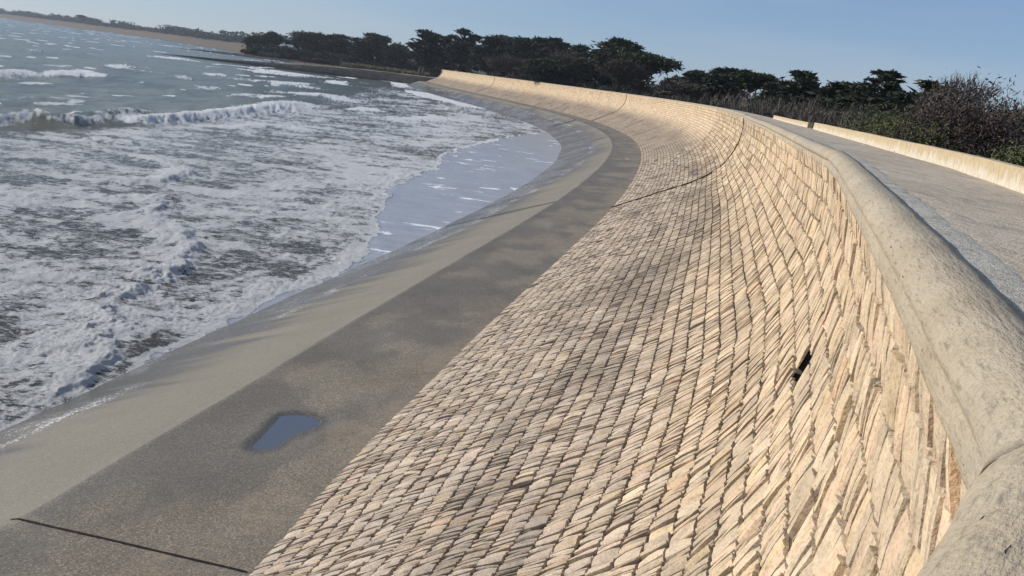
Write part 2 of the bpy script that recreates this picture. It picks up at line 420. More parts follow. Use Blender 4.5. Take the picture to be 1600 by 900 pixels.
# curved expansion joints running up the face
for js in joint_s:
    w = np.linspace(-0.05, WMAX, 60)
    hw = 0.075 if js < S_B else 0.2
    pr = np.array([(-hw, -0.06), (-hw * 0.8, 0.045), (hw * 0.8, 0.045), (hw, -0.06)])
    V = np.stack([wallpt(np.full_like(w, js) + a, w, np.full_like(w, b)) for a, b in pr], 1).reshape(-1, 3)
    par(mesh_np('expansion_joint', V, grid_faces(60, 4), DARK))

# coping blocks: drip edge, fascia, big rounded nose, flat back. coordinates: landward n, height z (camera-relative)
COP = Mat('coping_concrete', 0.88, 0.25)
v = COP.coord('Object', (1, 1, 1))
n = COP.noise(1.3, 6, 0.65, v); g = COP.noise(70, 3, 0.6, v); st = COP.noise(14, 4, 0.6, COP.coord('UV', (0.5, 3.0, 1), (0, 0, 0.5)))
pit = COP.noise(9, 2, 0.5, COP.coord('UV', (1.2, 4.5, 1), (0, 0, 0.6)))
c = COP.mix(COP.rmap(n, 0.35, 0.68), (0.36, 0.295, 0.205), (0.46, 0.39, 0.285))
c = COP.mix(COP.rmap(COP.noise(0.45, 4), 0.5, 0.7), c, (0.35, 0.33, 0.28))
c = COP.mix(0.5, c, COP.ramp(g, [(0.3, (0.6, 0.6, 0.6)), (0.5, (1, 1, 1)), (0.75, (1.25, 1.24, 1.2))]), 'MULTIPLY')
c = COP.mix(COP.rmap(st, 0.54, 0.70, 0, 0.6), c, (0.13, 0.115, 0.09))
c = COP.mix(COP.rmap(pit, 0.73, 0.77, 0, 0.9), c, (0.05, 0.045, 0.035))
COP.color(c)
COP.bump(COP.math('ADD', COP.math('MULTIPLY', g, 0.6), COP.math('ADD', COP.math('MULTIPLY', st, 1.0), COP.math('MULTIPLY', COP.rmap(pit, 0.7, 0.77), -2.0))), 0.012, 0.9)

def coping(sa, sb, out=0.0, lift=0.0, step=0.2, fat=1.0):
    s = np.arange(sa, sb, step); s = np.append(s, sb)
    C_, t, nn = crest_frame(s)
    # section
    sec = [(0.12, -0.90), (0.01, -0.90), (0.0, -0.885), (0.0, -0.80), (0.012, -0.785), (0.0, -0.77)]
    for a in np.linspace(-0.30 * math.pi, 0.5 * math.pi, 14):
        sec.append((0.17 * fat - 0.21 * fat * math.cos(a), -0.70 + (0.105 * fat) * math.sin(a) * (1.0 if a < 0 else 1.25)))
    sec += [(0.25 * fat, -0.572), (0.335 * fat, -0.582), (0.345 * fat, -0.60), (0.36 * fat, -0.60), (0.37 * fat, -0.66), (0.37 * fat, -0.95)]
    sec = np.array(sec)
    sec[:, 0] = np.where(sec[:, 0] > 0, sec[:, 0] * 0.70, sec[:, 0]); N, Z = sec[:, 0] - out, sec[:, 1] + lift
    wv = 0.012 * (fbm(s[:, None] * 0.8, Z[None, :] * 3 + 5, 3, 41) - 0.5) + 0.010 * (fbm(s[:, None] * 5, Z[None, :] * 12, 3, 42) - 0.5)
    XY = C_[:, None, :] + nn[:, None, :] * (N[None, :, None] + wv[..., None])
    Zs = np.broadcast_to(Z[None, :], XY.shape[:2]) + ZC + wv * 0.6
    V = np.concatenate([XY, Zs[..., None]], -1)
    ns, nc = V.shape[:2]
    arc = np.concatenate([[0], np.cumsum(np.hypot(np.diff(sec[:, 0]), np.diff(sec[:, 1])))])
    uv = np.stack(np.broadcast_arrays(s[:, None], arc[None, :]), -1).reshape(-1, 2)
    caps = [np.arange(nc)[None, :], (np.arange(nc)[::-1] + (ns - 1) * nc)[None, :]]
    o = mesh_np('coping_block', V.reshape(-1, 3), [grid_faces(ns, nc)] + caps, COP.m, uv=uv, shade=True)
    return par(o)
def s_of_crest(y, lo=0):
    k = sl < s_of_foot(80)
    return float(np.interp(y, dense[k, 3], sl[k]))
s_k0 = s_of_crest(1.42); s_k1 = s_of_crest(14.25)
coping(0.6, s_k0 + 0.10, out=0.046, lift=0.012, step=0.1)
coping(s_k0, s_k1 - 0.02, out=0.055, step=0.15)
coping(s_k1, joint_s[0] - 0.03, out=0.01, lift=-0.03, step=0.3)
coping(joint_s[0] + 0.03, joint_s[1] - 0.05, step=1.0)
coping(joint_s[1] + 0.05, joint_s[2] - 0.08, step=2.0)
coping(joint_s[2] + 0.08, SMAX, step=3.0)

# wall end: solid return and core so that nothing is paper thin
w = np.linspace(-0.15, WMAX, 40)
Pe = wallpt(np.full_like(w, SMAX), w)
C_, t, nn = crest_frame(SMAX - 0.2)
top = np.array([*(C_ + nn * 2.3), ZC - 0.62]); bot = np.array([*(C_ + nn * 2.3), HF - 4])
V = np.vstack([Pe, top[None], bot[None], [[Pe[0, 0], Pe[0, 1], HF - 4]]])
par(mesh_np('end_face', V, [np.arange(len(V))[None, :]], BED, uv=V[:, [0, 2]], attrs={'far': np.ones(len(V))}))

# ------------------------------------------------------------------ promenade and its low back wall
PATH = concrete_mat('promenade_concrete', (0.44, 0.365, 0.265), (0.56, 0.475, 0.36), scale=1.0, stretch=(1, 0.45, 1), stain=(0.25, 0.225, 0.19), grit=0.55, bump=0.012)
s = np.concatenate([np.arange(0.6, 45, 0.25), np.arange(45, SMAX, 3.0), [SMAX]])
C_, t, nn = crest_frame(s)
cols_n = np.array([0.14, 0.30, 0.5, 0.7, 1.0, 1.4, 1.8, 2.05, 2.3])
zz = np.array([-0.607, -0.603, -0.607, -0.615, -0.62, -0.62, -0.625, -0.63, -0.64])
wv = 0.012 * (fbm(s[:, None] * 1.2, cols_n[None] * 2.5, 3, 51) - 0.5)
V = np.concatenate([C_[:, None] + nn[:, None] * cols_n[None, :, None], (ZC + zz[None] + wv)[..., None]], -1)
prom = mesh_np('path', V.reshape(-1, 3), grid_faces(len(s), len(cols_n)), PATH.m, shade=True)
tag(prom, 'grey concrete promenade along the top of the sea wall', 'path', kind='structure')
# pale cement screed along the inner line of the coping
SCR = concrete_mat('worn_screed', (0.44, 0.40, 0.33), (0.56, 0.52, 0.44), scale=2.0, stain=(0.25, 0.225, 0.185), grit=0.7, bump=0.015)
s2 = np.arange(0.6, 60, 0.12)
C2, t2, n2 = crest_frame(s2)
wid = 0.09 + 0.10 * fbm(s2 * 1.6, s2 * 0, 4, 61)
cn = np.linspace(0, 1, 5)
jag = (fbm(s2[:, None] * 6, cn[None] * 3, 3, 62) - 0.5) * 0.05
V = np.concatenate([C2[:, None] + n2[:, None] * (0.19 + (wid[:, None] + 0.065) * cn[None] + jag * (cn[None] > 0.5))[..., None],
                    (ZC - 0.596 + 0 * cn[None] - 0.010 * (cn[None] > 0.95) + 0.008 * (fbm(s2[:, None] * 9, cn[None] * 5, 3, 63) - 0.5) - 0 * wid[:, None])[..., None]], -1)
tag(mesh_np('path_edge', V.reshape(-1, 3), grid_faces(len(s2), 5), SCR.m, shade=True), 'pale worn cement strip between coping and promenade', 'path', kind='structure')

BW = Mat('stained_render', 0.9, 0.2)
sep = BW.n('ShaderNodeSeparateXYZ'); BW.l(BW.tc.outputs['UV'], sep.inputs[0])
strk = BW.noise(3.5, 5, 0.65, BW.coord('UV', (2.2, 0.5, 1)))
hh = BW.math('ADD', sep.outputs[1], BW.rmap(strk, 0.3, 0.7, -0.16, 0.16))
c = BW.mix(BW.rmap(hh, 0.12, 0.30), (0.60, 0.54, 0.43), (0.48, 0.38, 0.235))
c = BW.mix(0.8, c, BW.ramp(BW.noise(9, 5, 0.65, BW.coord('UV', (2.5, 0.7, 1))), [(0.3, (0.55, 0.52, 0.48)), (0.5, (1, 1, 1)), (0.8, (1.15, 1.15, 1.15))]), 'MULTIPLY')
BW.color(c); BW.bump(BW.noise(25, 4, 0.6), 0.01, 0.7)
def back_wall(sa, sb, n0, hz, label, step=0.4):
    s = np.append(np.arange(sa, sb, step), sb); C_, t, nn = crest_frame(s)
    k = np.exp(-((np.arange(-12, 13)) / 5.0)**2); k /= k.sum()
    sec = np.array([(0, -0.7), (0, hz - 0.02), (0.02, hz), (0.20, hz), (0.22, hz - 0.02), (0.22, -2.6)])
    arc = np.array([0, 0.38, 0.41, 0.6, 0.62, 2.0]) * 1.0
    wob = 0.03 * (fbm(s * 0.5, s * 0 + 3, 3, 71) - 0.5)
    zt = 0.02 * (fbm(s * 0.7, s * 0 + 9, 3, 72) - 0.5)
    XY = C_[:, None] + nn[:, None] * (n0 + sec[None, :, 0] + wob[:, None])[..., None]
    Z = sec[None, :, 1] + ZC + zt[:, None] * (sec[None, :, 1] > -0.6)
    V = np.concatenate([XY, Z[..., None]], -1); ns, nc = V.shape[:2]
    uv = np.stack(np.broadcast_arrays(s[:, None], arc[None]), -1).reshape(-1, 2)
    caps = [np.arange(nc)[None, :], (np.arange(nc)[::-1] + (ns - 1) * nc)[None, :]]
    o = mesh_np('low_wall', V.reshape(-1, 3), [grid_faces(ns, nc)] + caps, BW.m, uv=uv)
    return tag(o, label, 'low wall')
back_wall(0.6, s_of_crest(35.0), 2.0, -0.34, 'low cream stained wall along the landward side of the promenade')
back_wall(s_of_crest(37.0), s_of_crest(56.0), 2.0, -0.40, 'short far stretch of low wall beyond the gap in the promenade wall')

# litter specks on the promenade
PAP = Mat('white_paper', 0.8); PAP.color((0.8, 0.8, 0.8))
for px, py, lab, w in ((1398, 236, 'white scrap of litter on the promenade, nearer and larger of the two', 0.05),
                    (1348, 227, 'small white scrap of litter on the promenade, farther of the two', 0.03)):
    p = on_z(px, py, ZC - 0.60)
    a = np.linspace(0, 2 * math.pi, 9)[:-1]; r_ = w * (0.7 + 0.6 * rng.random(8))
    V = np.stack([np.cos(a) * r_ * 1.6, np.sin(a) * r_, 0.004 + 0.008 * rng.random(8)], 1)
    V = np.vstack([V, [[0, 0, 0.018]]]); F_ = np.array([[i, (i + 1) % 8, 8] for i in range(8)])
    o = mesh_np('litter', V, F_, PAP.m); o.location = p; tag(o, lab, 'litter', 'scraps of litter on the promenade')

# ------------------------------------------------------------------ berm, apron, puddles
def berm_edge(s):
    F_, t, nn = foot_frame(s)
    wd = 4.35 + 0.5 * smooth(26, 14, s) ; wd = wd - 0.0 * s
    return F_ + nn * wd[..., None]
p_c = on_z(448, 672, HF - 0.13); p_c2 = on_z(980, 248, HF - 0.12)
pud_o = [on_z(px, py, HF - 0.13)[:2] for px, py in ((376, 698), (396, 682), (420, 657), (432, 643), (466, 641), (492, 645), (512, 655), (505, 666), (478, 674), (458, 684), (436, 700), (405, 706))]
pud_o = np.array(pud_o)
for _i in range(3): pud_o = np.stack([0.75 * pud_o + 0.25 * np.roll(pud_o, -1, 0), 0.25 * pud_o + 0.75 * np.roll(pud_o, -1, 0)], 1).reshape(-1, 2)
def inside_dist(P, poly):
    """signed distance, positive inside"""
    d = np.full(P.shape[:-1], 1e9); ins = np.zeros(P.shape[:-1], bool)
    for i in range(len(poly)):
        a = poly[i]; b = poly[(i + 1) % len(poly)]; ab = b - a
        t = np.clip(((P - a) @ ab) / (ab @ ab), 0, 1); q = a + t[..., None] * ab
        d = np.minimum(d, np.linalg.norm(P - q, axis=-1))
        c = ((a[1] > P[..., 1]) != (b[1] > P[..., 1])) & (P[..., 0] < (b[0] - a[0]) * (P[..., 1] - a[1]) / (b[1] - a[1] + 1e-12) + a[0])
        ins ^= c
    return np.where(ins, d, -d)
PUDZ = HF - 0.165
def berm_z(k, P):
    z = HF - 0.02 - 0.24 * k
    z = z + 0.03 * (fbm(P[..., 0] * 0.5, P[..., 1] * 0.5, 3, 81) - 0.5)
    d = inside_dist(P, pud_o)
    z = np.where(d > -0.5, z * (1 - smooth(-0.5, -0.05, d)) + (PUDZ + 0.012) * smooth(-0.5, -0.05, d), z)
    z = z - 0.05 * smooth(-0.06, 0.30, d + 0.05 * (fbm(P[..., 0] * 5, P[..., 1] * 5, 3, 82) - 0.5))
    d2 = np.hypot((P[..., 0] - p_c2[0]) / 0.9, (P[..., 1] - p_c2[1]) / 2.6)
    z = z - 0.05 * smooth(1.2, 0.4, d2)
    return z
BERM = Mat('washed_aggregate', 0.85, 0.3)
v = BERM.coord(); g = BERM.noise(44, 4, 0.75, v); vg = BERM.voro(38, v, 'Color'); sepv = BERM.n('ShaderNodeSeparateColor'); BERM.l(vg, sepv.inputs[0])
big = BERM.noise(0.35, 6, 0.62, v)
kk = BERM.attr('k')                 # 0 at wall foot, 1 at the berm edge, 2 at the bottom of the apron
sand = BERM.attr('sand'); wet = BERM.attr('wet')
c = BERM.mix(BERM.rmap(big, 0.35, 0.65), (0.195, 0.167, 0.126), (0.265, 0.23, 0.178))
c = BERM.mix(BERM.rmap(kk, 1.0, 1.03), c, BERM.mix(big, (0.190, 0.170, 0.132), (0.255, 0.228, 0.18)))
c = BERM.mix(BERM.rmap(kk, 1.0, 1.03, 0.6, 0.3), c, BERM.ramp(sepv.outputs[0], [(0, (0.45, 0.45, 0.46)), (0.6, (1, 1, 1)), (0.9, (1.5, 1.45, 1.38)), (1, (2.2, 2.1, 2.0))]), 'MULTIPLY')
c = BERM.mix(0.8, c, BERM.ramp(g, [(0.3, (0.55, 0.55, 0.55)), (0.5, (1, 1, 1)), (0.7, (1.35, 1.33, 1.3))]), 'MULTIPLY')
sand = BERM.rmap(BERM.math('ADD', sand, BERM.rmap(BERM.noise(3.5, 7, 0.75, v), 0.25, 0.75, -0.45, 0.45)), 0.25, 0.75, 0.0, 0.75)
c = BERM.mix(sand, c, BERM.mix(BERM.noise(20, 4), (0.27, 0.2, 0.13), (0.36, 0.28, 0.19)))
c = BERM.mix(BERM.math('MULTIPLY', wet, 0.72), c, (0.060, 0.052, 0.043))
bub = BERM.attr('bub'); fk = BERM.noise(16, 5, 0.75, BERM.coord('Object', (1, 0.55, 1)))
fk = BERM.rmap(BERM.math('ADD', fk, BERM.math('MULTIPLY', bub, 0.10)), 0.645, 0.675)
c = BERM.mix(BERM.math('MULTIPLY', fk, BERM.rmap(bub, 0.05, 0.3)), c, (0.78, 0.78, 0.77))
BERM.color(c)
BERM.rough(BERM.rmap(wet, 0.0, 1.0, 0.88, 0.24))
BERM.bump(BERM.math('ADD', sepv.outputs[0], g), 0.012, BERM.rmap(wet, 0, 1, 0.8, 0.25) if False else 0.55)
s = np.concatenate([np.arange(0.5, 40, 0.12), np.arange(40, 110, 0.5), np.arange(110, SMAX, 2.0), [SMAX]])
F_, t, nn = foot_frame(s); Eb = berm_edge(s); wd = np.linalg.norm(Eb - F_, axis=-1)
ks = np.concatenate([[-0.05], np.linspace(0, 1, 34)])
apr = np.concatenate([np.linspace(0.12, 13, 34), [20, 30]])
XYb = F_[:, None] + nn[:, None] * (wd[:, None] * ks[None])[..., None]
ripple = 0.05 * (fbm(s * 0.9, s * 0, 3, 84) - 0.5)
XYb[:, -1] += nn * ripple[:, None]
Zb = berm_z(ks[None] + 0 * s[:, None], XYb)
Zb[:, 0] -= 0.0
XYa = Eb[:, None] + nn[:, None] * apr[None, :, None]
Za = (HF - 0.26 - 0.39 * apr)[None] + 0.05 * (fbm(XYa[..., 0] * 0.4, XYa[..., 1] * 0.4, 3, 85) - 0.5)
XY = np.concatenate([XYb, XYa], 1); Z = np.concatenate([Zb, Za], 1); V = np.concatenate([XY, Z[..., None]], -1)
KK = np.concatenate([np.clip(ks, 0, 1), 1.04 + apr / 30])[None] + 0 * s[:, None]
ka = KK; X_, Y_ = XY[..., 0], XY[..., 1]
# sand drifts against the wall foot, dark damp strip along the berm edge, film of swash on the apron
dist_edge = (1 - np.clip(KK, 0, 1)) * wd[:, None]
distf = np.clip(KK, 0, 1) * wd[:, None]
sn = fbm(s[:, None] * 0.35 + 0 * KK, distf * 0.8, 5, 91, 0.6)
sandv = smooth(0.58, 0.72, sn + 0.22 * np.exp(-distf / 0.9) - 0.10 * smooth(0.6, 2.4, distf)) * (KK <= 1.0)
pp = on_z(440, 800, HF - 0.1)[:2]
blob = np.exp(-(((X_ - pp[0]) / 0.9)**2 + ((Y_ - pp[1] ) / 1.1)**2)); sandv = np.maximum(sandv, smooth(0.25, 0.6, blob + 0.35 * (sn - 0.5)))
sandv = np.clip(sandv, 0, 1) * (0.15 + 0.5 * fbm(X_ * 1.1, Y_ * 1.1, 4, 97))
damp = smooth(0.42, 0.62, fbm(s[:, None] * 0.38 + 0 * KK, distf * 0.55 + 7, 6, 92, 0.62) + 0.26 * np.exp(-(dist_edge / 1.0)**2)) * (KK <= 1.0)
wetv = damp * 0.50 * (1 - sandv)
pdist = inside_dist(XY, pud_o); wetv = np.maximum(wetv, smooth(-0.16, -0.02, pdist + 0.08 * (sn - 0.5)))
a_ = np.where(KK > 1.0, (KK - 1.04) * 30, 0)        # metres down the apron
lim = 5.0 - 2.6 * smooth(70, 130, s) + 1.4 * smooth(26, 14, s)
fing = fbm(s[:, None] * 0.9 + 0 * KK, a_ * 0.10, 5, 93, 0.66)
wetv = np.where(KK > 1.0, smooth(-2.6, 2.2, a_ - lim[:, None] + 9.0 * (fing - 0.5)), wetv)
bn = fbm(s[:, None] * 0.55 + 0 * KK, a_ * 0.9, 4, 95)
bubv = np.where(KK > 1.0, np.exp(-((a_ - lim[:, None] - 0.7 + 2.2 * (bn - 0.5)) / 0.5)**2) + 0.8 * smooth(-1.2, 1.5, a_ - lim[:, None] - 1.0), 0) * smooth(0.38, 0.6, fbm(s[:, None] * 0.3 + 0 * KK, a_ * 0.5 + 4, 4, 96))
# runs of water lying across the slope in the far bend
BO = mesh_np('pavement', V.reshape(-1, 3), grid_faces(len(s), V.shape[1]), BERM.m,
             attrs={'k': KK.ravel(), 'sand': sandv.ravel(), 'wet': wetv.ravel(), 'bub': bubv.ravel()}, shade=True)
tag(BO, 'grey gravelly concrete berm and sloping apron below the stone face', 'pavement', kind='structure')

# transverse joints of berm and apron
def strip(pts, w, name, z=0.006):
    pts = np.array(pts); d = np.gradient(pts[:, :2], axis=0); d /= np.linalg.norm(d, axis=1)[:, None]; n_ = np.stack([-d[:, 1], d[:, 0]], 1)
    L = pts.copy(); R = pts.copy(); jit = 1 + 0.5 * (rng.random(len(pts)) - 0.5)
    L[:, :2] += n_ * (w * jit)[:, None] / 2; R[:, :2] -= n_ * (w * jit)[:, None] / 2; L[:, 2] += z; R[:, 2] += z
    V = np.stack([L, R], 1).reshape(-1, 3); return mesh_np(name, V, grid_faces(len(pts), 2), DARK)
def joint_line(sj, a0, a1, w, n=60):
    F1, t1, n1 = foot_frame(np.array([sj])); E1 = berm_edge(np.array([sj])); w1 = np.linalg.norm(E1 - F1)
    out = []
    for a in np.linspace(a0, a1, n):
        if a <= w1: xy = F1[0] + n1[0] * a; z = float(berm_z(np.array([a / w1]), xy[None])[0])
        else:
            xy = E1[0] + n1[0] * (a - w1); z = HF - 0.26 - 0.39 * (a - w1) + 0.05 * (fbm(xy[0] * 0.4, xy[1] * 0.4, 3, 85) - 0.5)
        out.append((xy[0], xy[1], float(z)))
    return strip(out, w, 'joint', 0.012 + min(w, 0.3) * 0.12)
s_near = s_of_foot(10.95)
tag(joint_line(s_near, 0.05, 4.9, 0.042), 'dark expansion joint crossing the berm at the near end', 'joint', kind='structure')
tag(joint_line(joint_s[0], 4.35, 13.0, 0.30), 'dark expansion joint down the apron in the middle distance', 'joint', kind='structure')
tag(joint_line(joint_s[1], 4.35, 10.0, 0.8), 'dark expansion joint down the apron in the far bend', 'joint', kind='structure')

PUD = Mat('still_water', 0.03, 0.5); PUD.color((0.105, 0.12, 0.15)); PUD.b.inputs['IOR'].default_value = 1.5  # blue-grey base colour paints in the reflected sky
PUD.bump(PUD.noise(14, 3, 0.5), 0.004, 0.5)
def puddle(poly, z, label):
    c = poly.mean(0); V = [(*c, z)] + [(*(c + (p - c) * 1.08), z) for p in poly]; n = len(poly)
    F_ = np.array([[0, 1 + i, 1 + (i + 1) % n] for i in range(n)])
    return tag(mesh_np('puddle', np.array(V), F_, PUD.m), label, 'puddle', kind='structure')
puddle(pud_o, PUDZ - 0.018, 'long blue puddle on the berm beside the stone face')
a = np.linspace(0, 2 * math.pi, 15)[:-1]
zp = float(berm_z(np.array([0.45]), p_c2[None, :2])[0]) + 0.03
puddle(np.stack([p_c2[0] + 0.55 * np.cos(a), p_c2[1] + 1.6 * np.sin(a)], 1), zp, 'small pale puddle on the berm in the far bend')

# ------------------------------------------------------------------ land
# stations: coast x, y, landward direction, kind of shore
st = []
for q in list(np.arange(0.6, 60, 1.5)) + list(np.arange(60, SMAX, 8.0)) + [SMAX]:
    C_, t, nn = crest_frame(np.array([q]))
    b = C_[0] + nn[0] * 2.28; st.append((b[0], b[1], nn[0][0], nn[0][1], 0.0))
p0 = st[0]; pN = st[-1]
pre = [(-700, -900, 0.8, -0.6, 0.0), (-150, -200, 0.8, -0.6, 0.0), (-30, -42, 0.82, -0.57, 0.0)]
post = [(-62, 496, 0.90, 0.43, 1.0), (-84, 504, 0.87, 0.5, 1.0), (-112, 511, 0.84, 0.54, 1.0), (-150, 522, 0.82, 0.57, 1.3), (-180, 600, 0.8, 0.6, 1.7), (-235, 740, 0.78, 0.63, 2.0), (-330, 930, 0.76, 0.65, 2.2),
        (-480, 1190, 0.74, 0.67, 3.0), (-700, 1510, 0.72, 0.69, 3.0), (-960, 1850, 0.7, 0.71, 3.0), (-1330, 2200, 0.66, 0.75, 3.0), (-1740, 2540, 0.62, 0.78, 3.0), (-2600, 3200, 0.55, 0.83, 3.0), (-4500, 4300, 0.5, 0.86, 3.0), (-12000, 8000, 0.45, 0.9, 3.0)]
st = np.array(pre + st + post)
def subdiv(st):
    out = []
    for i in range(len(st) - 1):
        n = max(1, int(np.linalg.norm(st[i + 1, :2] - st[i, :2]) / 40)); n = min(n, 14)
        if st[i, 4] == 0 and st[i + 1, 4] == 0 : n = min(n, 3)
        for k in range(n): out.append(st[i] + (st[i + 1] - st[i]) * k / n)
    out.append(st[-1]); return np.array(out)
st = subdiv(st)
offs = np.array([0, 1.5, 4, 8, 14, 22, 32, 45, 60, 80, 110, 160, 240, 400, 700, 1200, 2500, 6000, 12000.])
kd = st[:, 4][:, None]; o = offs[None]
zwall = -1.75 + 0 * o + 0 * kd
zjet = np.where(o < 1, -9.5, -6.4 + 0.2 * smooth(10, 60, o) + 1.5 * smooth(60, 200, o)) + 0 * kd
zb2 = -12.6 + 5.2 * smooth(0, 70, o) + 2.0 * smooth(60, 160, o) + 0 * kd
zdun = -12.9 + 6.5 * smooth(0, 60, o) + 10.0 * smooth(40, 120, o) + 3.0 * smooth(120, 400, o) + 0 * kd
def bl(k0, a, b): return a + (b - a) * np.clip(kd - k0, 0, 1)
Zl = bl(0, zwall, zjet); Zl = np.where(kd > 1, zjet + (zb2 - zjet) * np.clip(kd - 1, 0, 1), Zl); Zl = np.where(kd > 2, zb2 + (zdun - zb2) * np.clip(kd - 2, 0, 1), Zl)
XY = st[:, None, :2] + st[:, None, 2:4] * o[..., None]
Zl = Zl + (fbm(XY[..., 0] / 40, XY[..., 1] / 40, 4, 101) - 0.5) * np.where(o > 3, 1.2, 0) + (fbm(XY[..., 0] / 220, XY[..., 1] / 220, 3, 102) - 0.5) * np.where(o > 60, 4.0, 0)
V = np.concatenate([XY, (Zl + ZC)[..., None]], -1)
LAND = Mat('dune_ground', 0.95, 0.1)
n = LAND.noise(0.03, 6, 0.6); n2 = LAND.noise(0.25, 5, 0.65)
sep = LAND.n('ShaderNodeSeparateXYZ'); LAND.l(LAND.tc.outputs['Object'], sep.inputs[0])
be = LAND.attr('beach')
c = LAND.mix(LAND.rmap(n2, 0.35, 0.65), (0.055, 0.058, 0.03), (0.11, 0.10, 0.055))
c = LAND.mix(LAND.math('MULTIPLY', be, LAND.rmap(n2, 0.2, 0.6, 0.75, 1.0)), c, LAND.mix(n, (0.12, 0.092, 0.06), (0.20, 0.16, 0.105)))
LAND.color(c); LAND.bump(n2, 0.6, 0.6)
beach = np.where(kd > 0.9, 1 - smooth(70, 120, o), 0.0) + 0 * o
beach = np.where((kd > 0.97) & (kd < 2.3), 1 - smooth(14, 34, o + 14 * (fbm(XY[..., 0] / 12, XY[..., 1] / 12, 3, 7) - 0.5)), beach)
# skirt under the water
sk = V[:, :1].copy(); sk[..., :2] -= st[:, None, 2:4] * 30.0 * (st[:, None, 4:5] > 1.2); sk[..., 2] = ZC - 16
V = np.concatenate([sk, V], 1); beach = np.concatenate([beach[:, :1], beach], 1)
tag(mesh_np('ground', V.reshape(-1, 3), grid_faces(*V.shape[:2]), LAND.m, attrs={'beach': beach.ravel()}, shade=True),
    'low dune land behind the wall reaching round the bay', 'ground', kind='structure')

# jetty at the root of the wall and the rocky groyne behind it
ROCK = Mat('wet_jetty_stone', 0.85, 0.3)
n = ROCK.noise(0.35, 6, 0.65); n2 = ROCK.voro(1.1, None, 'Color'); sep = ROCK.n('ShaderNodeSeparateColor'); ROCK.l(n2, sep.inputs[0])
sz = ROCK.n('ShaderNodeSeparateXYZ'); ROCK.l(ROCK.tc.outputs['Object'], sz.inputs[0])
c = ROCK.mix(ROCK.rmap(n, 0.35, 0.65), (0.07, 0.06, 0.052), (0.125, 0.105, 0.085))
c = ROCK.mix(0.6, c, ROCK.ramp(sep.outputs[0], [(0, (0.6, 0.6, 0.6)), (0.5, (1, 1, 1)), (1, (1.35, 1.3, 1.2))]), 'MULTIPLY')
c = ROCK.mix(ROCK.rmap(ROCK.math('ADD', sz.outputs[2], ROCK.rmap(n, 0, 1, -1.2, 1.2)), 0.6, 1.8, 1, 0), c, (0.03, 0.032, 0.024))
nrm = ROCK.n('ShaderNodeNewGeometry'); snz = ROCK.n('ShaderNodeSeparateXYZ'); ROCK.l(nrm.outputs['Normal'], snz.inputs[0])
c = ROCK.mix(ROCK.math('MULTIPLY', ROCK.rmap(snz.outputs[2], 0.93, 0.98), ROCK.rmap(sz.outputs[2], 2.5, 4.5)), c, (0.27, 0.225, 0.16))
ROCK.color(c); ROCK.bump(ROCK.math('ADD', n, sep.outputs[0]), 0.25, 0.8)
def ridge(name, pts, back, mat, label, cat, rough=0.3, n=80, crown=(0.25,)):
    """pts: x, y, top z; a bank with sloping seaward face and a flat top 'back' metres deep"""
    P = catmull(np.array(pts, float), 12); d = np.gradient(P[:, :2], axis=0); d /= np.linalg.norm(d, axis=1)[:, None]
    nn = np.stack([-d[:, 1], d[:, 0]], 1); nn *= np.sign(-nn[:, 1])[:, None]       # towards the camera side
    sec = np.array([(3.4, -1), (3.0, -.75), (2.2, -.5), (1.4, -.25), (0.5, -0.03), (0.0, 0.0), (-0.5 * back, 0.02), (-back, -0.05), (-back - 2, -1)])
    hgt = P[:, 2] + 1.2
    X = P[:, None, :2] + nn[:, None] * np.where(sec[:, 0] > 0, sec[:, 0] * (hgt / 5)[:, None], sec[:, 0])[..., None]
    Z = P[:, 2][:, None] + sec[None, :, 1] * hgt[:, None]
    Z = Z + rough * (fbm(X[..., 0] / 2.5, X[..., 1] / 2.5, 4, 111) - 0.5) * 2
    V = np.concatenate([X, Z[..., None]], -1)
    o = mesh_np(name, V.reshape(-1, 3), grid_faces(*V.shape[:2]), mat); return tag(o, label, cat)
jt = []
for px, py, zt in ((700, 127, -6.2), (662, 122, -6.3), (583, 124, -6.4), (497, 115, -7.6), (425, 107, -9.3), (340, 94.5, -10.9), (280, 87, -11.7), (226, 80.5, -12.5)):
    x = at_y(px, py, 497.0)[0]; jt.append((x, 497.0 if px > 600 else 499.0, ZC + zt))
ridge('jetty', jt, 16, ROCK.m, 'dark stone jetty running out into the sea from the end of the sea wall', 'jetty')
g2 = []
for px, py, zt in ((500, 99, -7.6), (450, 95, -8.6), (400, 89.5, -9.3), (350, 83.5, -10.2), (300, 77, -11.2), (262, 72, -12.3)):
    q = at_y(px, py, 800.0); g2.append((q[0], 800.0 + (450 - px) * 0.15, ZC + zt))
ridge('groyne', g2, 10, ROCK.m, 'low dark rocky groyne in the bay behind the jetty', 'groyne', rough=0.9)

# ------------------------------------------------------------------ the sea
NR, NA = 900, 1250
pyr = np.concatenate([np.linspace(1100, 60, 780), np.geomspace(60, 1.3, NR - 780 + 1)[1:]])   # angular rows, finer near the camera
rad = 12.2 * 1189.0 / pyr
ang = np.radians(np.concatenate([np.linspace(-75, -44, 90)[:-1], np.linspace(-44, 9, NA - 90 - 60), np.linspace(9, 40, 62)[1:]]))
NA = len(ang); NR = len(rad)
R_, A_ = np.meshgrid(rad, ang, indexing='ij')
X = R_ * np.sin(A_); Y = R_ * np.cos(A_)
